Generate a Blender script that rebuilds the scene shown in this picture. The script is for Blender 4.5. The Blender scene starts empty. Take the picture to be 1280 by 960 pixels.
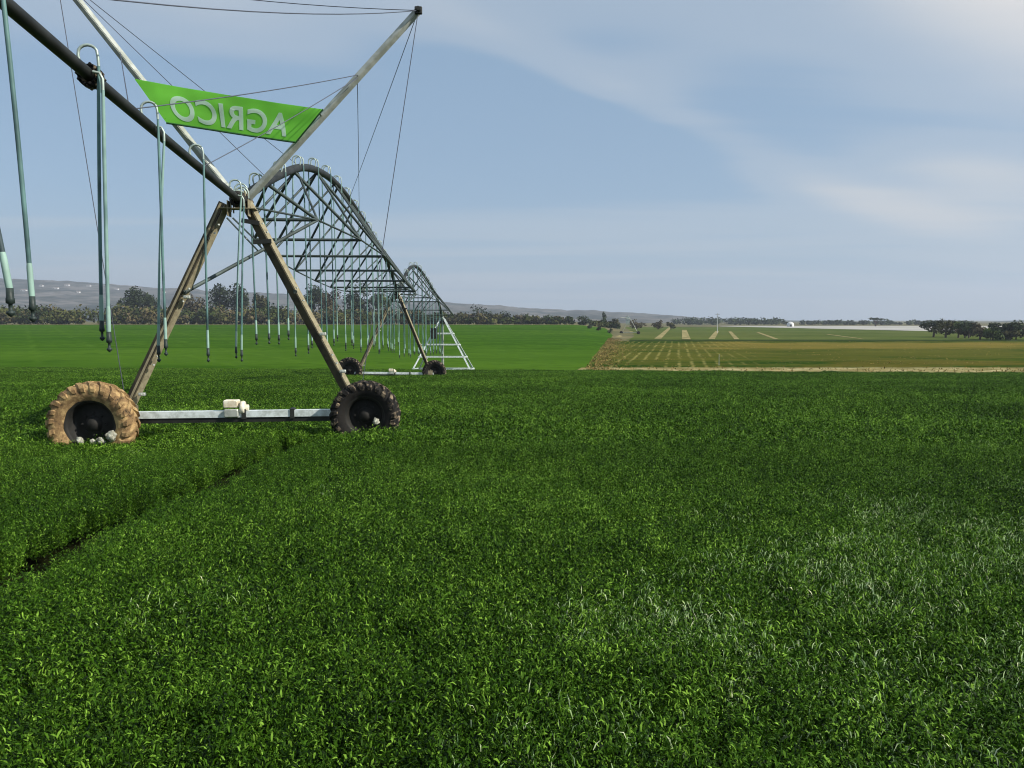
import bpy, math, random
from mathutils import Vector, Matrix, noise as mn
random.seed(11)
S = bpy.context.scene
COL = S.collection
R = math.radians

# ------------------------------------------------------------------ camera
F = 985.0; HZ = 400.0; EYE = 1.70
PITCH = math.atan((480 - HZ) / F)
cam_d = bpy.data.cameras.new('camera'); cam = bpy.data.objects.new('camera', cam_d); COL.objects.link(cam)
cam_d.sensor_width = 36; cam_d.lens = F / 1280 * 36; cam_d.clip_end = 20000; cam_d.clip_start = 0.05
cam.location = (0, 0, EYE); cam.rotation_euler = (math.pi / 2 - PITCH, 0, 0)
S.camera = cam

def P(px, py, d):
    """world point seen at photo pixel (px,py) at distance d along +Y"""
    a = (px - 640) / F; b = (480 - py) / F
    cp, sp = math.cos(PITCH), math.sin(PITCH)
    s = d / (cp + b * sp)
    return Vector((a * s, d, EYE + s * (b * cp - sp)))

# ------------------------------------------------------------------ world, sun
SUN = Vector((0.76, -0.28, 0.62)).normalized()
sun_d = bpy.data.lights.new('sun', 'SUN'); sun = bpy.data.objects.new('sun', sun_d); COL.objects.link(sun)
sun_d.energy = 5.0; sun_d.angle = R(0.53); sun_d.color = (1, 0.95, 0.86)
sun.rotation_euler = SUN.to_track_quat('Z', 'Y').to_euler(); sun.location = (20, -20, 40)
W = bpy.data.worlds.new('World'); S.world = W; W.use_nodes = True
nt = W.node_tree; nt.nodes.clear()
def N(t, typ, **kw):
    n = t.nodes.new(typ)
    for k, v in kw.items():
        if k.startswith('i_'):
            n.inputs[k[2:].replace('_', ' ')].default_value = v
        else: setattr(n, k, v)
    return n
def L(t, a, b): t.links.new(a, b)
def math_n(t, op, a, b=None, c=None):
    n = t.nodes.new('ShaderNodeMath'); n.operation = op
    for i, v in enumerate((a, b, c)):
        if v is None: continue
        if isinstance(v, (int, float)): n.inputs[i].default_value = v
        else: t.links.new(v, n.inputs[i])
    return n.outputs[0]
def ramp(t, fac, stops, interp='EASE'):
    n = t.nodes.new('ShaderNodeValToRGB'); n.color_ramp.interpolation = interp
    e = n.color_ramp.elements
    while len(e) < len(stops): e.new(0.5)
    for el, (p, c) in zip(e, stops):
        el.position = p; el.color = c if len(c) == 4 else (*c, 1)
    if fac is not None: t.links.new(fac, n.inputs[0])
    return n.outputs[0]
def mixc(t, fac, a, b, mode='MIX'):
    n = t.nodes.new('ShaderNodeMix'); n.data_type = 'RGBA'; n.blend_type = mode
    for s, v in ((n.inputs[0], fac), (n.inputs[6], a), (n.inputs[7], b)):
        if isinstance(v, (int, float)): s.default_value = v
        elif isinstance(v, tuple): s.default_value = v if len(v) == 4 else (*v, 1)
        else: t.links.new(v, s)
    return n.outputs[2]

sky = N(nt, 'ShaderNodeTexSky', sky_type='NISHITA', sun_disc=False, sun_elevation=math.asin(SUN.z),
        sun_rotation=math.atan2(SUN.x, SUN.y), altitude=900, air_density=1.0, dust_density=1.6, ozone_density=1.6)
geo = N(nt, 'ShaderNodeTexCoord')
sep = N(nt, 'ShaderNodeSeparateXYZ'); L(nt, geo.outputs['Generated'], sep.inputs[0])
zc = math_n(nt, 'MAXIMUM', sep.outputs[2], 0.02)
zc = math_n(nt, 'ADD', zc, 0.06)
u = math_n(nt, 'DIVIDE', sep.outputs[0], zc); v = math_n(nt, 'DIVIDE', sep.outputs[1], zc)
cb = N(nt, 'ShaderNodeCombineXYZ'); L(nt, u, cb.inputs[0]); L(nt, v, cb.inputs[1])
mp = N(nt, 'ShaderNodeMapping'); L(nt, cb.outputs[0], mp.inputs[0])
mp.inputs['Rotation'].default_value = (0, 0, R(24)); mp.inputs['Scale'].default_value = (0.20, 0.62, 1); mp.inputs['Location'].default_value = (3.4, 1.2, 0)
n1 = N(nt, 'ShaderNodeTexNoise'); L(nt, mp.outputs[0], n1.inputs['Vector'])
n1.inputs['Scale'].default_value = 1.1; n1.inputs['Detail'].default_value = 7; n1.inputs['Roughness'].default_value = 0.52; n1.inputs['Distortion'].default_value = 0.5
n2 = N(nt, 'ShaderNodeTexNoise'); L(nt, mp.outputs[0], n2.inputs['Vector'])
n2.inputs['Scale'].default_value = 0.45; n2.inputs['Detail'].default_value = 3; n2.inputs['Distortion'].default_value = 0.6
cl = math_n(nt, 'ADD', math_n(nt, 'MULTIPLY', n1.outputs[0], 0.55), math_n(nt, 'MULTIPLY', n2.outputs[0], 0.6))
# named banks of high cloud (directions on the dome)
def bank(px, py, rx, ry, ang, amp):
    d = (P(px, py, 100) - Vector((0, 0, EYE))).normalized()
    az0 = math.atan2(d.x, d.y); el0 = math.asin(d.z)
    az = math_n(nt, 'ARCTAN2', sep.outputs[0], sep.outputs[1]); el = math_n(nt, 'ARCSINE', sep.outputs[2])
    da = math_n(nt, 'SUBTRACT', az, az0); de = math_n(nt, 'SUBTRACT', el, el0)
    c, s = math.cos(ang), math.sin(ang)
    x = math_n(nt, 'ADD', math_n(nt, 'MULTIPLY', da, c / rx), math_n(nt, 'MULTIPLY', de, s / rx))
    y = math_n(nt, 'ADD', math_n(nt, 'MULTIPLY', da, -s / ry), math_n(nt, 'MULTIPLY', de, c / ry))
    r2 = math_n(nt, 'ADD', math_n(nt, 'MULTIPLY', x, x), math_n(nt, 'MULTIPLY', y, y))
    return math_n(nt, 'MULTIPLY', math_n(nt, 'EXPONENT', math_n(nt, 'MULTIPLY', r2, -1.0)), amp)
banks = None
for a in ((1290, 10, 0.20, 0.07, -0.35, 0.30), (1215, 215, 0.13, 0.03, -0.20, 0.26), (900, 175, 0.34, 0.026, -0.42, 0.20), (1080, 250, 0.2, 0.018, -0.25, 0.12),
          (380, 20, 0.28, 0.06, -0.05, 0.16), (820, 90, 0.10, 0.03, 0.0, 0.10), (1050, 60, 0.25, 0.05, -0.3, 0.10),
          (700, 130, 0.30, 0.03, -0.28, -0.16), (200, 110, 0.16, 0.04, 0, -0.10), (1150, 320, 0.4, 0.03, -0.1, -0.05)):
    b = bank(*a); banks = b if banks is None else math_n(nt, 'ADD', banks, b)
cl = math_n(nt, 'ADD', cl, banks)
mask = ramp(nt, cl, [(0.48, (0, 0, 0)), (0.60, (0.30, 0.30, 0.30)), (0.86, (1, 1, 1))])
hz = ramp(nt, sep.outputs[2], [(0.0, (0.75, 0.75, 0.75)), (0.16, (0, 0, 0))])
skyc = mixc(nt, 0.72, sky.outputs[0], (2.1, 3.12, 4.25))
c0 = mixc(nt, hz, skyc, (2.75, 3.6, 4.45))
c1 = mixc(nt, math_n(nt, 'MULTIPLY', mask, 0.95), c0, (4.4, 4.65, 4.9))
c1 = mixc(nt, math_n(nt, 'MINIMUM', math_n(nt, 'MULTIPLY', bank(1325, -10, 0.13, 0.065, -0.45, 2.0), math_n(nt, 'MAXIMUM', math_n(nt, 'SUBTRACT', n1.outputs[0], 0.22), 0.0)), 0.9), c1, (6.6, 6.2, 5.9))
bg = N(nt, 'ShaderNodeBackground'); L(nt, c1, bg.inputs[0]); bg.inputs[1].default_value = 0.115
wo = N(nt, 'ShaderNodeOutputWorld'); L(nt, bg.outputs[0], wo.inputs[0])
S.view_settings.view_transform = 'Standard'; S.view_settings.look = 'None'; S.view_settings.gamma = 1; S.view_settings.exposure = 0.27
S.view_settings.use_curve_mapping = False

# ------------------------------------------------------------------ materials
def mat(name, col, rough=0.8, metal=0.0, var=0.25, scale=6.0, spec=0.3, col2=None, bump=0.0, detail=4, coord='Object', lo=0.35, hi=0.65):
    m = bpy.data.materials.new(name); m.use_nodes = True; t = m.node_tree; b = t.nodes['Principled BSDF']
    b.inputs['Roughness'].default_value = rough; b.inputs['Metallic'].default_value = metal; b.inputs['Specular IOR Level'].default_value = spec
    tc = N(t, 'ShaderNodeTexCoord'); nz = N(t, 'ShaderNodeTexNoise'); L(t, tc.outputs[coord], nz.inputs['Vector'])
    nz.inputs['Scale'].default_value = scale; nz.inputs['Detail'].default_value = detail; nz.inputs['Roughness'].default_value = 0.6
    c2 = col2 or tuple(x * (1 - var) for x in col)
    c = ramp(t, nz.outputs[0], [(lo, c2), (hi, col)])
    L(t, c, b.inputs['Base Color'])
    if bump:
        bp = N(t, 'ShaderNodeBump'); bp.inputs['Strength'].default_value = bump; bp.inputs['Distance'].default_value = 0.02
        L(t, nz.outputs[0], bp.inputs['Height']); L(t, bp.outputs[0], b.inputs['Normal'])
    return m
M = {}
M['pipe'] = mat('dark weathered pipe', (0.035, 0.037, 0.033), 0.55, 0.35, 0.5, 3, 0.3)
M['truss'] = mat('truss steel', (0.085, 0.108, 0.10), 0.55, 0.4, 0.5, 2.5)
M['galv'] = mat('galvanised steel', (0.50, 0.52, 0.46), 0.5, 0.45, 0.35, 5, col2=(0.30, 0.32, 0.28))
M['legshade'] = mat('leg steel with painted shade', (0.085, 0.07, 0.042), 0.85, 0.0, 0.4, 4, col2=(0.04, 0.034, 0.022))  # leg colour darkened to paint shade onto the left flange
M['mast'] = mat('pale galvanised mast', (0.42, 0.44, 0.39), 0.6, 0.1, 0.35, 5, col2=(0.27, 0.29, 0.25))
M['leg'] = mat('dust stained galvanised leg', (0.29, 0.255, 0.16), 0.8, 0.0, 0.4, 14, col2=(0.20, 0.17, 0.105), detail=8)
M['beam'] = mat('pale zinc coated beam', (0.70, 0.76, 0.75), 0.5, 0.1, 0.2, 9, col2=(0.46, 0.50, 0.47), detail=8)
M['motor'] = mat('cream motor casing', (0.78, 0.74, 0.60), 0.5, 0.0, 0.3, 9, col2=(0.55, 0.47, 0.33))
M['hose'] = mat('teal plastic hose', (0.13, 0.25, 0.235), 0.5, 0.0, 0.25, 1.1, col2=(0.035, 0.07, 0.07))
M['hose2'] = mat('pale green plastic hose', (0.25, 0.39, 0.34), 0.5, 0.0, 0.25, 1.1, col2=(0.10, 0.18, 0.17))
M['hose3'] = mat('dark rubber hose', (0.035, 0.055, 0.06), 0.5, 0.0, 0.25, 1.5, col2=(0.05, 0.08, 0.085))
M['weight'] = mat('pale green drop weight', (0.30, 0.45, 0.38), 0.5, 0.0, 0.2, 3)
M['goose'] = mat('galvanised gooseneck', (0.42, 0.50, 0.44), 0.45, 0.4, 0.3, 8)
M['noz'] = mat('black sprinkler body', (0.03, 0.045, 0.04), 0.5, 0, 0.4, 20)
M['cable'] = mat('steel cable', (0.10, 0.11, 0.14), 0.6, 0.3, 0.2, 5)
M['rubber'] = mat('dark tyre rubber', (0.006, 0.0058, 0.0055), 0.9, 0, 0.4, 9, col2=(0.015, 0.013, 0.011), bump=0.3, lo=0.45, hi=0.7)
M['mud'] = mat('dried mud on tyre', (0.44, 0.30, 0.135), 0.95, 0, 0.4, 6, col2=(0.21, 0.13, 0.06), bump=0.8, lo=0.44, hi=0.60)
t_ = M['mud'].node_tree; cr_ = [n for n in t_.nodes if n.bl_idname == 'ShaderNodeValToRGB'][0]
e_ = cr_.color_ramp.elements.new(0.34); e_.color = (0.05, 0.035, 0.02, 1)
nz_ = [n for n in t_.nodes if n.bl_idname == 'ShaderNodeTexNoise'][0]; nz_.inputs['Detail'].default_value = 8; nz_.inputs['Roughness'].default_value = 0.72
M['lugmud'] = mat('tyre lug with dried mud', (0.26, 0.20, 0.13), 0.95, 0, 0.4, 11, col2=(0.012, 0.011, 0.010), bump=0.5, lo=0.48, hi=0.66)
M['rim'] = mat('dull wheel rim steel', (0.028, 0.026, 0.022), 0.7, 0.3, 0.4, 12, col2=(0.02, 0.02, 0.018))
M['rim_glint'] = mat('pale rim glint', (0.42, 0.42, 0.34), 0.9, 0, 0.3, 20, col2=(0.22, 0.21, 0.16), bump=0.4)  # pale tone of the lumps that mimic sunlit rim metal
M['wood'] = mat('bark', (0.10, 0.075, 0.055), 0.95, 0, 0.4, 8)
M['white'] = mat('white wash', (0.62, 0.62, 0.60), 0.8, 0, 0.1, 0.5)
M['roof'] = mat('dull roof', (0.24, 0.20, 0.18), 0.9, 0, 0.2, 0.5)
M['dark'] = mat('dark opening', (0.03, 0.035, 0.04), 0.4, 0, 0.2, 1)
M['pole'] = mat('pale painted pole', (0.48, 0.50, 0.51), 0.6, 0, 0.1, 1)

# banner: coloured woven sheet, some light passes through it
def cloth(name, col):
    m = bpy.data.materials.new(name); m.use_nodes = True; t = m.node_tree; b = t.nodes['Principled BSDF']; o = t.nodes['Material Output']
    b.inputs['Roughness'].default_value = 0.6; b.inputs['Specular IOR Level'].default_value = 0.2
    tc = N(t, 'ShaderNodeTexCoord'); nz = N(t, 'ShaderNodeTexNoise'); L(t, tc.outputs['Object'], nz.inputs['Vector']); nz.inputs['Scale'].default_value = 2.2
    c = ramp(t, nz.outputs[0], [(0.3, tuple(x * 0.88 for x in col)), (0.7, col)])
    L(t, c, b.inputs['Base Color'])
    tr = N(t, 'ShaderNodeBsdfTranslucent'); L(t, c, tr.inputs[0])
    mx = N(t, 'ShaderNodeMixShader'); mx.inputs[0].default_value = 0.3
    L(t, b.outputs[0], mx.inputs[1]); L(t, tr.outputs[0], mx.inputs[2]); L(t, mx.outputs[0], o.inputs[0])
    return m
M['banner'] = cloth('green banner cloth', (0.27, 0.80, 0.09))
M['letters'] = cloth('pale printed letters', (0.72, 0.93, 0.78))
M['hem'] = mat('dark green hem', (0.02, 0.09, 0.02), 0.8)

def leaf_mat(name, c_lo, c_hi, trans=0.35, rough=0.65, spec=0.12, top=None):
    m = bpy.data.materials.new(name); m.use_nodes = True; t = m.node_tree; b = t.nodes['Principled BSDF']; o = t.nodes['Material Output']
    at = N(t, 'ShaderNodeAttribute', attribute_name='tint')
    oi = N(t, 'ShaderNodeObjectInfo')
    tc = N(t, 'ShaderNodeNewGeometry'); nz = N(t, 'ShaderNodeTexNoise'); L(t, tc.outputs['Position'], nz.inputs['Vector']); nz.inputs['Scale'].default_value = 0.22; nz.inputs['Detail'].default_value = 3
    f = math_n(t, 'ADD', math_n(t, 'MULTIPLY', at.outputs['Fac'], 0.72), math_n(t, 'MULTIPLY', math_n(t, 'SUBTRACT', nz.outputs[0], 0.25), 0.45))
    c = ramp(t, f, [(0.12, c_lo), (0.55, c_hi), (0.95, top or tuple(min(1, x * 1.9) for x in c_hi))], 'LINEAR')
    L(t, c, b.inputs['Base Color']); b.inputs['Roughness'].default_value = rough; b.inputs['Specular IOR Level'].default_value = spec
    tr = N(t, 'ShaderNodeBsdfTranslucent'); L(t, c, tr.inputs[0])
    mx = N(t, 'ShaderNodeMixShader'); mx.inputs[0].default_value = trans
    L(t, b.outputs[0], mx.inputs[1]); L(t, tr.outputs[0], mx.inputs[2]); L(t, mx.outputs[0], o.inputs[0])
    return m
M['crop'] = leaf_mat('crop leaf', (0.002, 0.011, 0.0005), (0.042, 0.112, 0.0025), 0.13, top=(0.29, 0.50, 0.06))
M['seed'] = leaf_mat('paler crop blade', (0.30, 0.48, 0.16), (0.56, 0.72, 0.36), 0.3)

# ------------------------------------------------------------------ mesh builder
class MB:
    def __init__(self): self.v = []; self.f = []; self.mi = []; self.sm = []
    def add(self, vs, fs, mi=0, smooth=False):
        o = len(self.v); self.v += [Vector(p) for p in vs]
        for f in fs: self.f.append([i + o for i in f]); self.mi.append(mi); self.sm.append(smooth)
    def tube(self, pts, r, n=8, mi=0, cap=True):
        pts = [Vector(p) for p in pts]; k = len(pts)
        rs = r if isinstance(r, (list, tuple)) else [r] * k
        vs = []; ref = None
        for i, p in enumerate(pts):
            t = (pts[min(i + 1, k - 1)] - pts[max(i - 1, 0)]).normalized()
            if ref is None:
                ref = Vector((0, 0, 1)) if abs(t.z) < 0.9 else Vector((1, 0, 0))
            x = t.cross(ref).normalized(); y = x.cross(t).normalized(); ref = y
            for j in range(n):
                a = 2 * math.pi * j / n
                vs.append(p + (x * math.cos(a) + y * math.sin(a)) * rs[i])
        fs = [[i * n + j, i * n + (j + 1) % n, (i + 1) * n + (j + 1) % n, (i + 1) * n + j] for i in range(k - 1) for j in range(n)]
        self.add(vs, fs, mi, True)
        if cap: self.add(vs[:n], [list(range(n))[::-1]], mi); self.add(vs[-n:], [list(range(n))], mi)
    def bar(self, p, q, u, w, h, mi=0):
        """box from p to q; u = direction of width w; h across"""
        p = Vector(p); q = Vector(q); t = (q - p).normalized(); u = Vector(u); u = (u - t * u.dot(t)).normalized(); k = t.cross(u)
        vs = [e + u * sx * w / 2 + k * sy * h / 2 for e in (p, q) for sx, sy in ((-1, -1), (1, -1), (1, 1), (-1, 1))]
        self.add(vs, [[0, 3, 2, 1], [4, 5, 6, 7], [0, 1, 5, 4], [1, 2, 6, 5], [2, 3, 7, 6], [3, 0, 4, 7]], mi)
    def angle(self, p, q, c, w, th=0.012, mi=0, lip=0.0, ms=(0, 0), w2=None):
        """L-section from p to q, corner pointing along c"""
        p = Vector(p); q = Vector(q); t = (q - p).normalized(); c = Vector(c); c = (c - t * c.dot(t)).normalized(); s = t.cross(c)
        e1 = (s - c).normalized(); e2 = (-s - c).normalized()
        w0 = w
        for e, k in ((e1, e2), (e2, e1)):
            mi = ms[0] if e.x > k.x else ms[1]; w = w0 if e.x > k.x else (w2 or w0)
            a = p + e * (w / 2 + th * 1.01) + k * (th / 2 if e is e1 else -th * 0.0 + th / 2); b = a + (q - p)
            self.bar(a, b, e, w, th, mi)
            if lip:
                a2 = p + e * (w + th * 1.6) + k * (lip / 2 + th * 1.1); self.bar(a2, a2 + (q - p), k, lip, th, mi)
    def box(self, c, sx, sy, sz, X=Vector((1, 0, 0)), Y=Vector((0, 1, 0)), Z=Vector((0, 0, 1)), mi=0, bev=0.0):
        c = Vector(c)
        if not bev:
            vs = [c + X * a * sx / 2 + Y * b * sy / 2 + Z * d * sz / 2 for a in (-1, 1) for b in (-1, 1) for d in (-1, 1)]
            self.add(vs, [[0, 1, 3, 2], [4, 6, 7, 5], [0, 4, 5, 1], [2, 3, 7, 6], [0, 2, 6, 4], [1, 5, 7, 3]], mi)
        else:
            hx, hy, hz = sx / 2, sy / 2, sz / 2
            prof = [(-hx + bev, -hz), (hx - bev, -hz), (hx, -hz + bev), (hx, hz - bev), (hx - bev, hz), (-hx + bev, hz), (-hx, hz - bev), (-hx, -hz + bev)]
            vs = []
            for y, k in ((-hy, bev), (-hy + bev, 0), (hy - bev, 0), (hy, bev)):
                for a, d in prof:
                    f1 = 1 - k / hx; f2 = 1 - k / hz
                    vs.append(c + X * a * f1 + Y * y + Z * d * f2)
            fs = [[i * 8 + j, i * 8 + (j + 1) % 8, (i + 1) * 8 + (j + 1) % 8, (i + 1) * 8 + j] for i in range(3) for j in range(8)]
            fs += [list(range(8))[::-1], list(range(24, 32))]
            self.add(vs, fs, mi)
    def lathe(self, c, ax, prof, n=32, mi=0, smooth=True):
        """prof = list of (axial, radius)"""
        c = Vector(c); ax = Vector(ax).normalized(); r0 = Vector((0, 0, 1)) if abs(ax.z) < 0.9 else Vector((1, 0, 0)); x = ax.cross(r0).normalized(); y = x.cross(ax).normalized()
        k = len(prof); vs = []
        for (a, r) in prof:
            for j in range(n):
                t = 2 * math.pi * j / n; vs.append(c + ax * a + (x * math.cos(t) + y * math.sin(t)) * r)
        fs = [[i * n + j, (i + 1) * n + j, (i + 1) * n + (j + 1) % n, i * n + (j + 1) % n] for i in range(k - 1) for j in range(n)]
        self.add(vs, fs, mi, smooth)
    def build(self, name, mats, parent=None, origin=None):
        if not isinstance(mats, (list, tuple)): mats = [mats]
        o0 = Vector(origin) if origin is not None else Vector((0, 0, 0))
        me = bpy.data.meshes.new(name); me.from_pydata([p - o0 for p in self.v], [], self.f)
        for m in mats: me.materials.append(m)
        me.polygons.foreach_set('material_index', self.mi); me.polygons.foreach_set('use_smooth', self.sm)
        me.update()
        ob = bpy.data.objects.new(name, me); COL.objects.link(ob)
        w = o0
        if parent is not None:
            ob.parent = parent; w = o0 - world_of(parent)
        ob.location = w
        ob['_w'] = list(o0)
        return ob
def world_of(o):
    return Vector(o['_w']) if '_w' in o else Vector(o.location)
def tag(o, label=None, cat=None, group=None, kind=None):
    if label: o['label'] = label
    if cat: o['category'] = cat
    if group: o['group'] = group
    if kind: o['kind'] = kind
    return o
def empty(name, loc, label, cat, group=None):
    o = bpy.data.objects.new(name, None); COL.objects.link(o); o.location = loc; o['_w'] = list(loc); o.empty_display_size = 0.2
    return tag(o, label, cat, group)

# ------------------------------------------------------------------ terrain
def sstep(a, b, x):
    t = max(0, min(1, (x - a) / (b - a))); return t * t * (3 - 2 * t)
def gz(x, y):
    """ground height (camera stands at z=0)"""
    r = math.hypot(x, y) if y < 0 else y
    near = -0.039 * max(y, -30)
    far = -2.6
    uu = x / max(y, 1.0)
    left = 1 - sstep(0.075, 0.15, uu)
    rise = 2.25 * sstep(70, 330, y) * left
    t = sstep(50, 78, y)
    z = near * (1 - t) + far * t + rise
    if y < 45 : z += 0.05 * mn.noise(Vector((x * 0.11, y * 0.11, 3)))
    return z
def sheet(name, xs_of_y, ys, nx, m, dz, label=None, kind='structure', amp=0.0):
    """sheet following the terrain: xs_of_y(y) -> (x0, x1)"""
    vs = []; fs = []
    for y in ys:
        x0, x1 = xs_of_y(y)
        for i in range(nx + 1):
            x = x0 + (x1 - x0) * i / nx
            vs.append((x, y, gz(x, y) + dz + (amp * mn.noise(Vector((x * 0.8, y * 0.8, 0))) if amp else 0)))
    w = nx + 1
    for j in range(len(ys) - 1):
        for i in range(nx): fs.append([j * w + i, j * w + i + 1, (j + 1) * w + i + 1, (j + 1) * w + i])
    b = MB(); b.add(vs, fs, 0, True); o = b.build(name, m); tag(o, label, None, None, kind); return o
def rng(a, b, n): return [a + (b - a) * i / n for i in range(n + 1)]

def field_mat(name, c1, c2, scale, stretch=(1, 1, 1), rot=0, stripes=None, patch=None, fine=None, bump=0.0):
    m = bpy.data.materials.new(name); m.use_nodes = True; t = m.node_tree; b = t.nodes['Principled BSDF']; b.inputs['Roughness'].default_value = 1; b.inputs['Specular IOR Level'].default_value = 0.0
    tc = N(t, 'ShaderNodeTexCoord'); mp = N(t, 'ShaderNodeMapping'); L(t, tc.outputs['Object'], mp.inputs[0]); mp.inputs['Scale'].default_value = stretch; mp.inputs['Rotation'].default_value = (0, 0, rot)
    nz = N(t, 'ShaderNodeTexNoise'); L(t, mp.outputs[0], nz.inputs['Vector']); nz.inputs['Scale'].default_value = scale; nz.inputs['Detail'].default_value = 8; nz.inputs['Roughness'].default_value = 0.65
    c = ramp(t, nz.outputs[0], [(0.36, c1), (0.64, c2)])
    if fine:
        nf = N(t, 'ShaderNodeTexNoise'); L(t, tc.outputs['Object'], nf.inputs['Vector']); nf.inputs['Scale'].default_value = fine[0]; nf.inputs['Detail'].default_value = 3
        c = mixc(t, math_n(t, 'MULTIPLY', ramp(t, nf.outputs[0], [(0.45, (0, 0, 0)), (0.62, (1, 1, 1))]), fine[2]), c, fine[1])
    sp = N(t, 'ShaderNodeSeparateXYZ'); L(t, tc.outputs['Object'], sp.inputs[0])
    if patch:
        for (y0, y1, x0, colr, amount, sc) in patch:
            yc = (y0 + y1) / 2; hw = (y1 - y0) / 2
            dy = math_n(t, 'DIVIDE', math_n(t, 'SUBTRACT', sp.outputs[1], yc), hw)
            g = math_n(t, 'SUBTRACT', 1.0, math_n(t, 'MULTIPLY', dy, dy))
            uu = math_n(t, 'DIVIDE', sp.outputs[0], sp.outputs[1])
            gx = math_n(t, 'MULTIPLY', math_n(t, 'SUBTRACT', uu, x0), 8.0); gx = math_n(t, 'MINIMUM', gx, 1.0)
            np_ = N(t, 'ShaderNodeTexNoise'); mp2 = N(t, 'ShaderNodeMapping'); L(t, tc.outputs['Object'], mp2.inputs[0]); mp2.inputs['Scale'].default_value = (0.5, 1, 1)
            L(t, mp2.outputs[0], np_.inputs['Vector']); np_.inputs['Scale'].default_value = sc; np_.inputs['Detail'].default_value = 6; np_.inputs['Roughness'].default_value = 0.7
            s = math_n(t, 'ADD', math_n(t, 'MULTIPLY', math_n(t, 'MINIMUM', g, gx), 0.55), math_n(t, 'MULTIPLY', math_n(t, 'SUBTRACT', np_.outputs[0], 0.5), 2.2))
            k = ramp(t, s, [(0.10, (0, 0, 0)), (0.5, (amount,) * 3)])
            c = mixc(t, k, c, colr)
    if stripes:
        slope, period, width, colr, amount, umax = stripes
        ph = math_n(t, 'DIVIDE', math_n(t, 'SUBTRACT', sp.outputs[0], math_n(t, 'MULTIPLY', sp.outputs[1], slope)), period)
        nw = N(t, 'ShaderNodeTexNoise'); L(t, tc.outputs['Object'], nw.inputs['Vector']); nw.inputs['Scale'].default_value = 0.11; nw.inputs['Detail'].default_value = 5; nw.inputs['Roughness'].default_value = 0.75
        ph = math_n(t, 'ADD', ph, math_n(t, 'MULTIPLY', nw.outputs[0], 0.7))
        tri = math_n(t, 'ABSOLUTE', math_n(t, 'SUBTRACT', math_n(t, 'FRACT', ph), 0.5))
        line = ramp(t, tri, [(0.0, (1, 1, 1)), (width, (0, 0, 0))])
        nb = N(t, 'ShaderNodeTexNoise'); L(t, tc.outputs['Object'], nb.inputs['Vector']); nb.inputs['Scale'].default_value = 0.16; nb.inputs['Detail'].default_value = 4; nb.inputs['Roughness'].default_value = 0.7
        br = ramp(t, nb.outputs[0], [(0.42, (0, 0, 0)), (0.60, (1, 1, 1))])
        uu = math_n(t, 'DIVIDE', sp.outputs[0], sp.outputs[1])
        fade = ramp(t, math_n(t, 'MULTIPLY', math_n(t, 'SUBTRACT', umax, uu), 6.0), [(0, (0, 0, 0)), (1, (1, 1, 1))])
        k = math_n(t, 'MULTIPLY', math_n(t, 'MULTIPLY', line, br), math_n(t, 'MULTIPLY', fade, amount))
        c = mixc(t, k, c, colr)
    L(t, c, b.inputs['Base Color'])
    if bump:
        bp = N(t, 'ShaderNodeBump'); bp.inputs['Strength'].default_value = bump; bp.inputs['Distance'].default_value = 0.3; L(t, nz.outputs[0], bp.inputs['Height']); L(t, bp.outputs[0], b.inputs['Normal'])
    return m

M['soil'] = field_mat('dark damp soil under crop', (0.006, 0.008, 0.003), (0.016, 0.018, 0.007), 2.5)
M['veld'] = field_mat('dry veld ground', (0.10, 0.10, 0.055), (0.19, 0.16, 0.09), 0.03, fine=(0.4, (0.06, 0.075, 0.03), 0.6))
M['green'] = field_mat('young green cereal', (0.028, 0.078, 0.006), (0.055, 0.118, 0.010), 0.075, (0.22, 1, 1), -0.15,
                       stripes=(-0.62, 9.0, 0.10, (0.072, 0.140, 0.016), 0.5, 9), fine=(0.6, (0.026, 0.072, 0.005), 0.75), patch=[(60, 120, -9, (0.065, 0.130, 0.014), 0.5, 0.10)])
M['olive'] = field_mat('cut olive field', (0.016, 0.046, 0.004), (0.056, 0.080, 0.011), 0.16, (0.22, 1, 1), 0.0,
                       stripes=(0.21, 1.25, 0.22, (0.27, 0.235, 0.08), 0.65, 0.36), fine=(0.8, (0.012, 0.036, 0.004), 0.7),
                       patch=[(110, 157, 0.18, (0.23, 0.165, 0.04), 0.62, 0.17), (70, 84, 0.35, (0.13, 0.095, 0.02), 0.5, 0.14), (66, 160, -9, (0.12, 0.105, 0.022), 0.5, 0.12)])
M['meadow'] = field_mat('pale green meadow', (0.062, 0.090, 0.020), (0.100, 0.125, 0.032), 0.03, (0.5, 1, 1), fine=(0.25, (0.04, 0.065, 0.015), 0.5),
                        patch=[(168, 300, -9, (0.10, 0.11, 0.035), 0.4, 0.03)])
M['sand'] = field_mat('pale sandy track', (0.20, 0.16, 0.06), (0.38, 0.33, 0.17), 0.5, fine=(0.7, (0.12, 0.11, 0.035), 0.6))
M['dust'] = field_mat('pale bare strip', (0.22, 0.185, 0.085), (0.38, 0.32, 0.16), 0.35, fine=(0.6, (0.13, 0.13, 0.045), 0.8))
M['bleach'] = field_mat('bleached pale field', (0.30, 0.29, 0.27), (0.42, 0.41, 0.38), 0.02, fine=(0.05, (0.42, 0.40, 0.34), 0.5))
M['hedge'] = field_mat('low dark verge', (0.020, 0.035, 0.010), (0.040, 0.060, 0.018), 0.4)
M['hill'] = field_mat('scrub covered hill', (0.050, 0.060, 0.058), (0.165, 0.155, 0.145), 0.010, (1, 0.5, 1.5), fine=(0.03, (0.045, 0.056, 0.05), 0.85))
M['ridge'] = field_mat('far blue ridge ground', (0.05, 0.065, 0.06), (0.09, 0.10, 0.08), 0.004)

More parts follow.
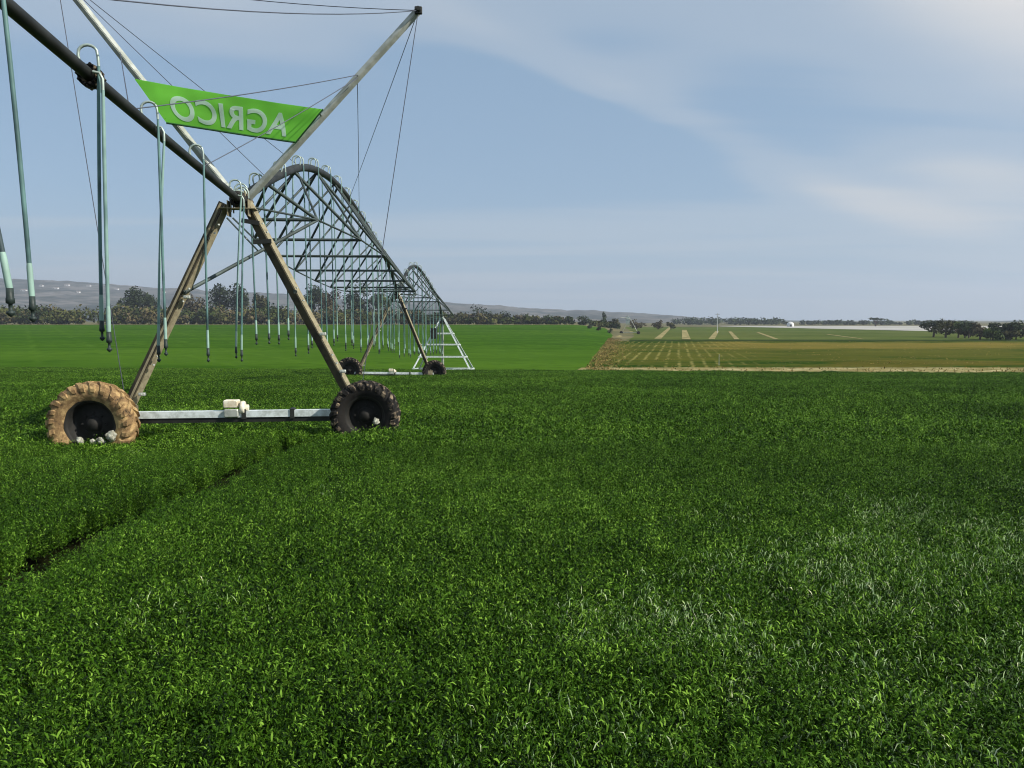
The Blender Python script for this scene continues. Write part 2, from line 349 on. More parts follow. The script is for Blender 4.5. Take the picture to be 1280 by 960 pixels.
# whole ground, one sheet to the horizon
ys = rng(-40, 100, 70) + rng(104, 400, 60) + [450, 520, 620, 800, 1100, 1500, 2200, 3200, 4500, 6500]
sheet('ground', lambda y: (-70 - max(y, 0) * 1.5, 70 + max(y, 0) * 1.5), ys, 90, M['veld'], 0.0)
# edge of the near crop: gently curved
def crop_edge(x):
    return 52.3 - 0.262 * x + 0.0007 * x * x if x < 0 else 52.3 - 0.30 * x + 0.002 * x * x
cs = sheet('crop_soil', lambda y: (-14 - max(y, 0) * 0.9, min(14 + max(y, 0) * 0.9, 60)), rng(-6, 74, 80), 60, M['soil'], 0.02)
# trim that soil to the crop edge
me = cs.data
import bmesh
bm = bmesh.new(); bm.from_mesh(me)
bmesh.ops.delete(bm, geom=[v for v in bm.verts if v.co.y > crop_edge(v.co.x) + 1.2], context='VERTS')
bm.to_mesh(me); bm.free()
ub = lambda y: 6.6 + (y - 67) * 0.142          # boundary between green field (left) and cut field (right)
sheet('green_field', lambda y: (-60 - y * 0.85, min(ub(y), 60)), rng(46, 330, 110), 80, M['green'], 0.06)
sheet('field_track', lambda y: (-40 - y * 0.8, ub(y) + 8), rng(331, 341, 5), 80, M['dust'], 0.10)
sheet('sandy_track', lambda y: (ub(y) - 1.5 + (y - 58) * 0.05, 75), rng(47, 70.5, 26), 60, M['sand'], 0.08)
sheet('cut_field', lambda y: (ub(y), 60 + y * 0.8), rng(70.8, 158, 50), 80, M['olive'], 0.07)
sheet('verge', lambda y: (ub(y) + 4, 60 + y * 0.8), rng(158.3, 170, 6), 80, M['hedge'], 0.10)
sheet('meadow', lambda y: (ub(y) + 3, 60 + y * 0.8), rng(170.3, 470, 60), 80, M['meadow'], 0.08)
sheet('pale_field', lambda y: (max(137 + (529 - y) * 0.084, 0.262 * y), max(0.262 * y + 2, 160 + (y - 300) * 1.2)), [300, 320, 340, 360, 380, 410, 440, 480, 520, 560], 30, M['bleach'], 0.16)
for (xa, ya, xb, yb, w) in ((32.5, 176, 88, 440, 2.4), (38, 172, 72, 330, 3.0), (44, 174, 78, 300, 2.2), (49, 172, 80, 290, 1.7), (58, 173, 84, 270, 1.6), (78, 176, 92, 230, 1.5), (25.5, 190, 44, 290, 1.8)):
    sheet('farm_path', lambda y, xa=xa, ya=ya, xb=xb, yb=yb, w=w: (xa + (xb - xa) * (y - ya) / (yb - ya) - w * .32, xa + (xb - xa) * (y - ya) / (yb - ya) + w * .32), rng(ya, yb, 16), 2, M['dust'], 0.14)

# hills: scrub ridge on the left, low ridges right
def ridge(name, prof, y0, y1, m, amp, step=6):
    b = MB(); vs = []; n = 0
    px0, px1 = prof[0][0], prof[-1][0]; rows = 10
    cols = list(range(int(px0), int(px1) + 1, step))
    for px in cols:
        for (a, ya), (c, yc) in zip(prof, prof[1:]):
            if a <= px <= c: top = ya + (yc - ya) * (px - a) / (c - a); break
        pt = P(px, top, y1); x1 = pt.x; zt = pt.z
        zt += amp * (mn.noise(Vector((x1 * 0.011, 0, 7))) + 0.6 * mn.noise(Vector((x1 * 0.04, 2, 7))))
        for k in range(rows):
            t = k / (rows - 1); y = y0 + (y1 - y0) * t; x = x1 * y / y1
            z = -3.2 + (zt + 3.2) * (t ** 1.25) + (0 if k in (0, rows - 1) else amp * 1.6 * mn.noise(Vector((x * 0.006, y * 0.006, 1))))
            vs.append((x, y, z))
        vs.append((x1 * 1.15, y1 * 1.15, -6))
    rr = rows + 1
    fs = [[i * rr + k, (i + 1) * rr + k, (i + 1) * rr + k + 1, i * rr + k + 1] for i in range(len(cols) - 1) for k in range(rr - 1)]
    b.add(vs, fs, 0, True); return tag(b.build(name, m), None, None, None, 'structure')
ridge('hill', [(-420, 330), (0, 348), (100, 352), (200, 360), (330, 366), (450, 374), (560, 378), (700, 387), (800, 391), (850, 395), (905, 400.5)], 1000, 2300, M['hill'], 5)
ridge('distant_hills', [(700, 401), (860, 398), (1000, 401), (1100, 403), (1200, 402), (1330, 401), (1600, 397)], 1500, 3300, M['ridge'], 3)

# ------------------------------------------------------------------ irrigation machine
def sub(root):
    return lambda b, name, m, parent=None, origin=None: b.build(name, m, parent or root, origin)

J1 = P(299, 250, 12.7); J2 = P(497, 370, 40.7); J3 = P(553, 399, 60.0)
UP = Vector((0, 0, 1))
def flat(v): v = Vector((v.x, v.y, 0)); return v.normalized()
A1 = flat(J2 - J1); A2 = flat(J3 - J2)
B1 = Vector((A1.y, -A1.x, 0)); B1 = Matrix.Rotation(R(3), 3, 'Z') @ B1
B2 = Vector((A1.y, -A1.x, 0))

def wheel(root, c, ax, Rr, w, muddy, seed):
    """tyre with chevron lugs, recessed rim, hub. ax points towards the camera side"""
    rnd = random.Random(seed)
    rin = Rr * 0.60; hw = w / 2
    tm = M['mud'] if muddy else M['rubber']; lm = M['mud'] if muddy else M['lugmud']
    b = MB()
    prof = [(-hw * 0.72, rin), (-hw * 0.92, rin + (Rr - rin) * 0.22), (-hw, rin + (Rr - rin) * 0.5), (-hw * 0.93, rin + (Rr - rin) * 0.78), (-hw * 0.7, Rr * 0.965), (-hw * 0.3, Rr * 0.985), (0, Rr * 0.99),
            (hw * 0.3, Rr * 0.985), (hw * 0.7, Rr * 0.965), (hw * 0.93, rin + (Rr - rin) * 0.78), (hw, rin + (Rr - rin) * 0.5), (hw * 0.92, rin + (Rr - rin) * 0.22), (hw * 0.72, rin)]
    b.lathe(c, ax, prof, 48)
    # muddy or clean, every lug is a tapered block running from the centre line over the shoulder
    x = ax.cross(UP).normalized(); y = x.cross(ax).normalized()
    n = 23
    for s in (-1, 1):
        for i in range(n):
            t0 = 2 * math.pi * (i + (0.5 if s > 0 else 0)) / n + rnd.uniform(-.02, .02)
            path = [(0.03, Rr * 0.985, 0.0), (0.5, Rr * 0.985, 0.10), (0.86, Rr * 0.955, 0.19), (1.03, Rr * 0.88, 0.24), (1.05, Rr * 0.80, 0.25)]
            hgt = [0.028, 0.032, 0.030, 0.018, 0.005]; wd = [0.040, 0.046, 0.055, 0.055, 0.045]
            vs = []
            for (fa, rr, dt), h_, w_ in zip(path, hgt, wd):
                h_ *= rnd.uniform(0.8, 1.15); t = t0 + dt
                for dtt, hh in ((-w_ / Rr, -0.02), (-w_ * 0.7 / Rr, h_), (w_ * 0.7 / Rr, h_), (w_ / Rr, -0.02)):
                    rad = rr + hh * (1 if fa < 0.95 else 0.6); aa = s * hw * fa + (s * hh * 0.8 if fa > 0.95 else 0)
                    vs.append(c + ax * aa + (x * math.cos(t + dtt) + y * math.sin(t + dtt)) * rad)
            fs = [[k * 4 + j, k * 4 + j + 1, (k + 1) * 4 + j + 1, (k + 1) * 4 + j] for k in range(4) for j in range(3)]
            fs += [[0, 1, 2, 3], [16, 19, 18, 17]]
            b.add(vs, fs, 1)
    for k, p in enumerate(b.v):
        b.v[k] = p + (p - c).normalized() * 0.012 * mn.noise(p * 9) * (1.6 if muddy else 0.6)
    ty = b.build('wheel', [tm, lm], root, c)
    r = MB()
    r.lathe(c, ax, [(hw * 0.70, rin + 0.004), (hw * 0.66, rin - 0.03), (hw * 0.40, rin - 0.045), (-hw * 0.25, rin - 0.06), (-hw * 0.35, rin - 0.09), (-hw * 0.30, rin * 0.55), (-hw * 0.1, rin * 0.42), (-hw * 0.1, 0.02)], 40)
    r.build('rim', M['rim'], ty, c)
    h = MB(); h.lathe(c, ax, [(-hw * 0.12, 0.13), (hw * 0.1, 0.12), (hw * 0.15, 0.09), (hw * 0.32, 0.075), (hw * 0.34, 0.005)], 18)
    for i in range(8):
        t = 2 * math.pi * i / 8; q = c + (x * math.cos(t) + y * math.sin(t)) * 0.17 - ax * hw * 0.12
        h.tube([q, q + ax * 0.035], 0.016, 6)
    h.build('hub', M['rim'], ty, c)
    return ty

def tower(root, J, a, b, gl, gr, hs, wheelL, wheelR, foot_l, foot_r, brace_to, k=1.0):
    """A-frame on a base beam with a wheel at either end. hs = beam height"""
    zl, zr = hs
    pl = J - b * foot_l; pl.z = zl; pr = J + b * foot_r; pr.z = zr
    corner = (-a * 1.0)
    tl = J - b * 0.22 - UP * 0.06; tr = J + b * 0.13 - UP * 0.03
    m = MB(); m.angle(tl, pl - b * 0.02 + UP * 0.02, corner + b * 0.32, 0.11, 0.014, lip=0.035, ms=(0, 1), w2=0.13); g0 = tl - b * 0.055 - a * 0.035; m.bar(g0, g0 + (pl - tl), b, 0.028, 0.02, 0); lg = m.build('leg', [M['leg'], M['legshade']], root, pl)
    m = MB(); m.angle(tr, pr + b * 0.02 + UP * 0.02, corner + b * 0.45, 0.115, 0.014, lip=0.035, ms=(0, 1), w2=0.12); rg = m.build('leg', [M['leg'], M['legshade']], root, pr)  # on both legs the left flange carries its shade as colour
    # small bolted brackets on the legs
    for leg, t, q0, q1 in ((lg, 0.44, tl, pl), (lg, 0.90, tl, pl), (rg, 0.62, tr, pr), (rg, 0.80, tr, pr)):
        m = MB(); c = q0.lerp(q1, t) - a * 0.02 + b * 0.09
        m.box(c, 0.10, 0.07, 0.05, b, a, UP, bev=0.008); m.tube([c - a * 0.06, c + a * 0.03], 0.014, 6)
        m.build('bracket', M['galv'], leg, c)
    for leg, q0, q1 in ((lg, tl, pl), (rg, tr, pr)):
        for t in (0.10, 0.14, 0.40, 0.46, 0.72, 0.76, 0.95):
            m = MB(); c = q0.lerp(q1, t) + b * 0.055 - a * 0.03; m.tube([c, c + (b * 0.7 - a * 0.7) * 0.03], 0.015, 6); m.build('bolt', M['galv'], leg, c)
    for q, sg in ((pl, -1), (pr, 1)):
        m = MB(); m.box(q - a * 0.09 + UP * 0.06 - b * sg * 0.06, 0.30, 0.012, 0.22, b, a, UP); m.build('gusset', M['leg'], root, q)
    # top saddle
    m = MB()
    m.bar(J - b * 0.30 - UP * 0.14, J + b * 0.26 - UP * 0.14, a, 0.22, 0.012); m.bar(J - b * 0.16 - UP * 0.02, J - b * 0.16 - UP * 0.26, a, 0.2, 0.012)
    m.bar(J + b * 0.16 - UP * 0.0, J + b * 0.16 - UP * 0.26, a, 0.2, 0.012)
    for s in (-1, 1):
        for e in (-1, 1): m.tube([J + b * 0.11 * s + a * 0.07 * e - UP * 0.2, J + b * 0.11 * s + a * 0.07 * e + UP * 0.13], 0.012, 6)
    m.build('saddle', M['leg'], root, J)
    for q, hgt in ((-0.10, 0.22), (0.02, 0.27), (0.14, 0.20)):
        m = MB(); c = J + a * (0.10 - q) + b * q * 0.4; m.tube([c - b * 0.10 + UP * 0.02] + [c + b * (-0.10 * math.cos(x_)) + UP * (hgt - 0.1 + 0.1 * math.sin(x_)) for x_ in (0, .5, 1.05, 1.57, 2.1, 2.64, 3.14)] + [c + b * 0.10 + UP * 0.02], 0.013, 6)
        m.build('u_bolt', M['goose'], root, c)
    m = MB(); c = J - b * 0.02 + UP * 0.11 + a * 0.05; m.box(c, 0.16, 0.2, 0.09, b, a, UP, bev=0.02); m.build('valve_cover', M['goose'], root, c)
    # thin twin stay rods beneath the saddle
    for s in (0.0, 0.09):
        m = MB(); m.tube([J - b * (0.20 - s) - UP * 0.28, J + b * (0.22 + s * 0.5) - UP * (0.78 - s) + a * 0.2], 0.014, 6); m.build('stay_rod', M['galv'], root, J)
    for q0, q1 in ((J + b * 0.03 - UP * 0.32, J + b * 0.30 - UP * 0.36), (J + b * 0.20 - UP * 0.66, J + b * 0.48 - UP * 0.64)):
        m = MB(); m.bar(q0, q1, UP, 0.065, 0.05); m.build('cross_plate', M['pipe'], root, q0)
    # braces from the legs to the truss
    for s, q in brace_to:
        p0 = tl.lerp(pl, 0.42) if s < 0 else tr.lerp(pr, 0.42)
        m = MB(); m.tube([p0, q], 0.033, 8); m.build('brace', M['truss'], root, p0)
    # base beam : square tube in two lengths clamped at the motor
    bl = J - b * (foot_l + 0.22); bl.z = zl; br = J + b * (foot_r + 0.14); br.z = zr
    mid = bl.lerp(br, 0.465)
    m = MB(); ax = (br - bl).normalized()
    m.bar(bl, br, a, 0.14, 0.105)
    bb = m.build('base_beam', M['beam'], root, mid)
    for t in (0.475 + 0.035, 0.70): m = MB(); c = bl.lerp(br, t); m.bar(c - ax * 0.035, c + ax * 0.035, a, 0.17, 0.16); m.build('beam_clamp', M['pipe'], bb, c)
    m = MB(); nrm = ax.cross(a).normalized();
    if nrm.z < 0: nrm = -nrm
    m.box(mid + nrm * 0.165 - ax * 0.02, 0.23, 0.17, 0.125, ax, a, nrm, bev=0.015)
    mo = m.build('motor', M['motor'], root, mid)
    m = MB(); m.box(mid + nrm * 0.02 - a * 0.10, 0.22, 0.06, 0.13, ax, a, nrm, bev=0.012); m.build('gearbox', M['galv'], mo, mid)
    m = MB(); m.lathe(mid + ax * 0.16 + nrm * 0.10 - a * 0.02, ax, [(-0.035, 0.005), (-0.035, 0.10), (-0.015, 0.11), (0.015, 0.11), (0.035, 0.10), (0.035, 0.05), (0.09, 0.05), (0.095, 0.005)], 18)
    m.build('flange', M['motor'], mo, mid)
    # drive shafts below the beam
    m = MB(); m.bar(bl - nrm * 0.095, br - nrm * 0.095, a, 0.10, 0.075); m.build('drive_shaft', M['pipe'], root, mid)
    for (c, Rr, w, mud, sd) in (wheelL, wheelR):
        wheel(root, c, -a, Rr, w, mud, sd)
        # gearbox behind the hub
        m = MB(); e = bl if (c - bl).length < (c - br).length else br
        m.tube([c + a * 0.05, Vector((c.x, c.y, e.z)) + a * 0.24], 0.10, 12); m.bar(e, Vector((c.x, c.y, e.z)) + a * 0.2, a, 0.14, 0.13)
        m.build('wheel_gearbox', M['rim'], root, c)
    return tl, pl, tr, pr

RISE = [(0, 0), (.086, .84), (.18, 1.58), (.28, 1.98), (.38, 2.08), (.5, 1.95), (.65, 1.68), (.77, 1.40), (.88, 0.98), (.95, .5), (1, 0)]
def span_curve(Ja, Jb, k=1.0):
    xs = [p[0] for p in RISE]; ys_ = [p[1] for p in RISE]; n = len(xs)
    sl = [(ys_[min(i + 1, n - 1)] - ys_[max(i - 1, 0)]) / (xs[min(i + 1, n - 1)] - xs[max(i - 1, 0)]) for i in range(n)]
    def f(t):
        t = min(1, max(0, t)); i = 0
        while i < n - 2 and t > xs[i + 1]: i += 1
        h = xs[i + 1] - xs[i]; q = (t - xs[i]) / h
        y = (2 * q ** 3 - 3 * q * q + 1) * ys_[i] + (q ** 3 - 2 * q * q + q) * h * sl[i] + (-2 * q ** 3 + 3 * q * q) * ys_[i + 1] + (q ** 3 - q * q) * h * sl[i + 1]
        return Ja.lerp(Jb, t) + UP * y * k
    return f

def drop(root, p, hook, a, b, end, m, r=0.02, side=1):
    """hose hanging from the pipe (hook = over a gooseneck on top, else from a short elbow at the side), weight and sprinkler at its end"""
    rp = 0.085
    if hook:
        g = [p - b * side * 0.05 + UP * rp * 0.6, p - b * side * 0.07 + UP * (rp + 0.07)]
        for k in range(1, 8):
            an = math.pi * k / 8; g.append(p + UP * (rp + 0.09 + 0.075 * math.sin(an)) + b * side * (0.015 - 0.085 * math.cos(an)))
        e1 = p + UP * (rp - 0.02) + b * side * 0.105; g += [p + UP * (rp + 0.06) + b * side * 0.102, e1]
    else:
        e1 = p - UP * 0.16 + b * side * 0.15
        g = [p + b * side * rp * 0.8, p + b * side * 0.125 - UP * 0.01, p + b * side * 0.15 - UP * 0.06, e1]
    gm = MB(); gm.tube(g, 0.014, 6)
    hp = []; bow = Vector((end.x - e1.x, end.y - e1.y, 0))
    for k in range(10):
        t = k / 9; hp.append(e1.lerp(end, t) + bow * (t - t * t) * 0.35)
    h = MB(); h.tube(hp, [r * 0.85] + [r] * 9, 7)
    ho = h.build('drop_hose', m, root, e1)
    gm.build('gooseneck', M['goose'], ho, e1)
    L_ = (end - e1).length; q = hp[-1].lerp(hp[-2], min(1, 0.5 * 9 / L_ * 0.5)); ax = (end - q).normalized()
    w = MB(); w.tube([q, q + ax * 0.04, end - ax * 0.02, end + ax * 0.01], [r * 1.02, r * 1.22, r * 1.22, r * 1.05], 8); w.build('weight', M['weight'], ho, e1)
    n = MB(); n.lathe(end, -UP, [(-0.01, 0.005), (-0.01, r * 1.25), (0.05, r * 1.3), (0.06, r * 1.5), (0.09, r * 1.5), (0.095, r * 0.7), (0.14, r * 0.7), (0.145, r * 1.45), (0.16, r * 1.45), (0.18, 0.004)], 9)
    n.build('sprinkler', M['noz'], ho, e1)

NODES = [(.11, .65, .9), (.19, 1.2, 1.6), (.28, 1.48, 2.05), (.39, 1.5, 2.25), (.5, 1.5, 2.2), (.605, 1.5, 2.05), (.71, 1.45, 1.8), (.81, 1.2, 1.35), (.895, .7, .75)]
def truss(root, curve, a, b, nodes, ks=1.0):
    """V truss: spreader bars, two bars rising from every node to the pipe, and two long rods"""
    L_, R_ = [], []
    for i, (t, w, d) in enumerate(nodes):
        c = curve(t) - UP * d
        L_.append(c - b * w); R_.append(c + b * w)
        m = MB(); m.tube([L_[-1], R_[-1]], 0.036 * ks, 6)
        m.build('spreader_bar', M['truss'], root, c)
        for nd in (L_[-1], R_[-1]):
            for s in (-1, 1):
                tt = min(0.995, max(0.005, t + s * 0.045)); pp = curve(tt)
                m = MB(); m.tube([nd, pp - UP * 0.05], (0.033 if s < 0 else 0.026) * ks, 6); m.build('diagonal', M['truss'], root, c)
    for side in (L_, R_):
        pts = [curve(0.004) - UP * 0.1] + side + [curve(0.996) - UP * 0.1]
        m = MB(); m.tube(pts, 0.02, 6); m.build('truss_rod', M['truss'], root, pts[0])
    return L_, R_

def pipe(root, f, n, r, name='pipe', t0=0.0, t1=1.0):
    pts = [f(t0 + (t1 - t0) * i / n) for i in range(n + 1)]
    m = MB(); m.tube(pts, r, 14); return m.build(name, M['pipe'], root, pts[0])
def flange(root, c, ax, r):
    m = MB(); m.lathe(c - ax * 0.05, ax, [(0, r), (0, r + 0.05), (0.025, r + 0.05), (0.025, r + 0.01), (0.05, r + 0.01), (0.05, r + 0.05), (0.075, r + 0.05), (0.075, r)], 20, smooth=False)
    x = ax.cross(UP).normalized(); y = x.cross(ax).normalized()
    for i in range(10):
        t = 2 * math.pi * i / 10; q = c + (x * math.cos(t) + y * math.sin(t)) * (r + 0.034); m.tube([q - ax * 0.10, q + ax * 0.08], 0.013, 6)
    return m.build('pipe_flange', M['lugmud'], root, c)

# --- last section: nearest tower, overhang, mast and the span behind it
GRP = 'linked sections of the irrigation machine'
base1 = Vector((J1.x, J1.y, gz(J1.x, J1.y)))
T1 = empty('irrigation_section', base1, 'nearest irrigation tower with tan muddy left tyre, tall V mast and hose hung overhang', 'irrigation machine', GRP)
c1f = span_curve(J1, J2)
pipe(T1, c1f, 60, 0.085)
Lr, Rr_ = truss(T1, c1f, A1, B2, NODES)
wl = P(117, 530, 12.12); wr = P(457, 519, 12.62)
tl, pl, tr, pr = tower(T1, J1, A1, B1, None, None, (P(150, 519, 12.5).z, P(440, 515, 12.9).z),
      (wl, 0.645, 0.36, True, 3), (wr, 0.535, 0.34, False, 4), 1.83, 1.82, [(-1, Rr_[0]), (1, Lr[0])])
# overhang towards the camera, slightly rising
OE = P(-45, -40, 5.55)
def over(t):
    p = J1.lerp(OE, t); return p - UP * 0.02 * math.sin(math.pi * t)
pipe(T1, over, 20, 0.057, 'overhang_pipe')
def over_at_y(y): return over((J1.y - y) / (J1.y - OE.y))
def dirn(f, t): return (f(t + 0.01) - f(t - 0.01)).normalized()
for y in (7.45,):
    t = (J1.y - y) / (J1.y - OE.y); flange(T1, over(t), dirn(over, t), 0.057)
# joint ball cover and small fittings by the tower top
flange(T1, J1 + A1 * 0.30, dirn(c1f, 0.02), 0.085)
m = MB(); m.lathe(J1 + A1 * 0.08, A1, [(-0.22, 0.085), (-0.18, 0.13), (0, 0.14), (0.18, 0.13), (0.22, 0.085)], 16); m.build('joint_sleeve', M['rim'], T1, J1)
# masts
MRt = P(523, 13, 12.9); MLt = P(70, -34, 12.45)
for top, foot in ((MRt, J1 + B1 * 0.10 + UP * 0.05 + A1 * 0.14), (MLt, J1 - B1 * 0.10 + UP * 0.05 + A1 * 0.14)):
    m = MB(); m.angle(top, foot, -A1 + (B1 * 0.35 if top is MRt else B1 * 0.2), 0.076, 0.01)
    ms = m.build('mast', M['mast'], T1, foot)
    m = MB(); m.tube([top - A1 * 0.10, top + A1 * 0.10], 0.035, 8); m.box(top, 0.12, 0.05, 0.12, B1, A1, UP, bev=0.012); m.build('cable_clamp', M['pipe'], ms, foot)
def on_mast(top, t): return J1.lerp(top, t)
def wire(pts, sag=0.0, r=0.0065):
    a, b = Vector(pts[0]), Vector(pts[1]); q = []
    for i in range(13):
        t = i / 12; q.append(a.lerp(b, t) - UP * sag * 4 * t * (1 - t))
    m = MB(); m.tube(q, r, 5); m.build('cable', M['cable'], T1, a)
wire((MRt, MLt), 0.10)
wire((MRt, over(0.97)), 0.12)
wire((MLt, over(0.97)), 0.05)
wire((MRt, pr + UP * 0.1), 0.0); wire((MLt, pl + UP * 0.1), 0.0)
wire((MRt, c1f(0.42)), 0.02)
mp_ = on_mast(MRt, 0.66); ml_ = on_mast(MLt, 0.66)
wire((mp_, c1f(0.50)), 0.0); wire((mp_, over_at_y(8.35)), 0.03); wire((mp_ - UP * 0.05, over_at_y(10.7)), 0.03)
wire((ml_, over_at_y(8.35)), 0.0)
wire((MLt, c1f(0.07)), 0.0); wire((MLt, c1f(0.17)), 0.0)
# drop hoses on the overhang : two at each outlet
rnd = random.Random(5)
HM = [M['hose'], M['hose2'], M['hose']]
over_spec = [(5.25, True, (12, 362), 'hose3', 0.024), (5.80, True, (40, 372), 'hose', 0.022),
             (7.38, True, (127, 402), 'hose', 0.021), (7.34, False, (136, 416), 'hose2', 0.022), (8.86, True, (207, 425), 'hose', 0.019), (8.90, False, (198, 433), 'hose2', 0.019),
             (10.50, True, (260, 436), 'hose', 0.019), (12.42, True, (295, 434), 'hose2', 0.018), (12.36, False, (302, 438), 'hose', 0.018)]
for y, hook, (ex, ey), mm, r in over_spec:
    drop(T1, over_at_y(y), hook, A1, B1, P(ex, ey, y), M[mm], r * 0.77, 1 if y > 5.6 else -1)
def hang(root, p, a, b, hh, side, hook, r):
    zg = gz(p.x, p.y); e = p + b * side * (0.105 if hook else 0.15); e = e + Vector((rnd.uniform(-.03, .06), rnd.uniform(-.08, .08), 0)); e.z = zg + hh
    drop(root, p, hook, a, b, e, HM[rnd.randrange(3)], r, side)
for i in range(16):
    t = (i + 0.62) / 16.4
    for s in (-1, 1): hang(T1, c1f(t) + A1 * (0.05 * s), A1, B2, 1.95 + rnd.uniform(-.2, .2), s, True, 0.0155)

# --- second tower and the inner span
base2 = Vector((J2.x, J2.y, gz(J2.x, J2.y)))
T2 = empty('irrigation_section', base2, 'second irrigation tower, dark wheels half sunk at the far edge of the near crop', 'irrigation machine', GRP)
c2f = span_curve(J2, J3, 1.12)
pipe(T2, c2f, 40, 0.085)
L2, R2 = truss(T2, c2f, A2, B2, [NODES[i] for i in (0, 1, 2, 4, 6, 7)])
w2l = P(437, 463, 40.6); w2r = P(543, 465, 40.9)
tower(T2, J2, A1, B2, None, None, (P(445, 466, 40.6).z, P(535, 467, 40.8).z), (w2l - A1 * 0.10, 0.66, 0.38, False, 5), (w2r - A1 * 0.10, 0.60, 0.38, False, 6), 2.05, 1.68, [(-1, R2[0]), (1, L2[0])])
flange(T2, J2 - A1 * 0.35, dirn(c1f, 0.98), 0.085)
m = MB(); m.lathe(J2, A1, [(-0.22, 0.085), (-0.18, 0.16), (0, 0.17), (0.18, 0.16), (0.22, 0.085)], 16); m.build('joint_sleeve', M['galv'], T2, J2)
for i in range(11):
    t = (i + 0.6) / 11.3
    for s in (-1, 1): hang(T2, c2f(t) + A2 * (0.05 * s), A2, B2, 1.65 + rnd.uniform(-.2, .2), s, True, 0.021)

# --- pivot at the middle of the circle : four legged pyramid
base3 = Vector((J3.x, J3.y, gz(J3.x, J3.y)))
T3 = empty('pivot_tower', base3, 'pale four legged pyramid with horizontal rungs where the pipe ends', 'pivot tower', GRP)
hb = 2.35
feet = [Vector((J3.x + sx * hb + (0.1), J3.y + sy * hb, 0)) for sx, sy in ((-1, -1), (1, -1), (1, 1), (-1, 1))]
tops = [J3 + Vector((sx * 0.16, sy * 0.16, 0.1)) for sx, sy in ((-1, -1), (1, -1), (1, 1), (-1, 1))]
for f_ in feet: f_.z = gz(f_.x, f_.y) + 0.05
for f_, t_ in zip(feet, tops):
    m = MB(); m.angle(t_, f_, (f_ - J3) * 1.0, 0.10, 0.014); m.box(f_, 0.5, 0.5, 0.12, bev=0.02); m.build('leg', M['beam'], T3, f_)
for t in (0.28, 0.48, 0.70, 0.92):
    for i in range(4):
        p = tops[i].lerp(feet[i], t); q = tops[(i + 1) % 4].lerp(feet[(i + 1) % 4], t); o_ = (p + q) / 2 - J3; o_.z = 0; o_.normalize()
        p = p + o_ * 0.03; q = q + o_ * 0.03
        m = MB(); m.bar(p, q, UP, 0.10, 0.05); m.build('rung', M['beam'], T3, (p + q) / 2)
m = MB(); m.tube([Vector((J3.x, J3.y, base3.z - 0.1)), J3 + UP * 0.12, J3 + UP * 0.2 - A2 * 0.12, J3 - A2 * 0.3 + UP * 0.05], 0.10, 12); m.build('riser_pipe', M['galv'], T3, J3)
m = MB(); m.box(J3 + Vector((-0.55, -1.2, -1.05)), 0.55, 0.3, 0.8, bev=0.03); m.build('control_box', M['rim'], T3, J3)
m = MB(); m.lathe(J3 + Vector((0, 0, -0.32)), UP, [(0, 0.02), (0, 0.3), (0.10, 0.3), (0.14, 0.2), (0.24, 0.18), (0.24, 0.02)], 16); m.build('swivel', M['pipe'], T3, J3)

# --- banner stretched between the masts (seen from behind: the print reads mirrored)
C00 = P(170, 100, 12.40); C10 = P(405, 138, 12.72); C01 = P(210, 155, 12.52); C11 = P(371, 179, 12.80)
off = -A1 * 0.06
def bpt(u_, v_, push=0.0):
    p = C00.lerp(C10, u_).lerp(C01.lerp(C11, u_), v_)
    q = p + off - A1 * (0.035 * math.sin(math.pi * u_) * math.sin(2.2 * v_ + 3.2 * u_) + 0.012 * mn.noise(Vector((u_ * 6, v_ * 3, 0)))) - UP * 0.04 * math.sin(math.pi * u_) * (1 - v_) * 0.6
    return q - A1 * push
BN = empty('banner', (C01 + C11) / 2, 'bright green banner strung between the two mast posts, pale lettering showing reversed', 'banner')
m = MB(); nu, nv = 40, 8
for push in (0.002, -0.002):
    vs = [bpt(i / nu, j / nv, push) for j in range(nv + 1) for i in range(nu + 1)]
    fs = [[j * (nu + 1) + i, j * (nu + 1) + i + 1, (j + 1) * (nu + 1) + i + 1, (j + 1) * (nu + 1) + i] for j in range(nv) for i in range(nu)]
    m.add(vs, fs if push < 0 else [f[::-1] for f in fs], 0, True)
m.build('sheet', M['banner'], BN, (C01 + C11) / 2)
m = MB(); m.tube([bpt(i / nu, 1.0) for i in range(nu + 1)], 0.016, 6); m.tube([bpt(0.999, j / nv) for j in range(nv + 1)], 0.012, 6); m.build('hem', M['hem'], BN, (C01 + C11) / 2)
m = MB()
for top, u_, v0 in ((MLt, 0.01, 0.9), (MRt, 0.99, 0.9), (MLt, 0.01, 0.1), (MRt, 0.99, 0.1)):
    p = bpt(u_, v0); d_ = (top - J1).normalized(); q = J1 + d_ * (p - J1).dot(d_) + A1 * 0.1; m.tube([p, q], 0.012, 5)
m.build('tie', M['pipe'], BN, (C01 + C11) / 2)
cu = bpy.data.curves.new('lettering', 'FONT'); cu.body = 'AGRICO'; cu.size = 1; cu.offset = 0.022; cu.space_character = 1.06
to = bpy.data.objects.new('lettering', cu); COL.objects.link(to)
bpy.context.view_layer.update()
tm_ = bpy.data.meshes.new_from_object(to.evaluated_get(bpy.context.evaluated_depsgraph_get()))
bpy.data.objects.remove(to)
bm = bmesh.new(); bm.from_mesh(tm_)
bmesh.ops.triangulate(bm, faces=bm.faces[:])
bmesh.ops.subdivide_edges(bm, edges=[e for e in bm.edges if e.calc_length() > 0.25], cuts=3)
bmesh.ops.triangulate(bm, faces=bm.faces[:])
xs = [v.co.x for v in bm.verts]; yy = [v.co.y for v in bm.verts]; x0, x1, y0, y1 = min(xs), max(xs), min(yy), max(yy)
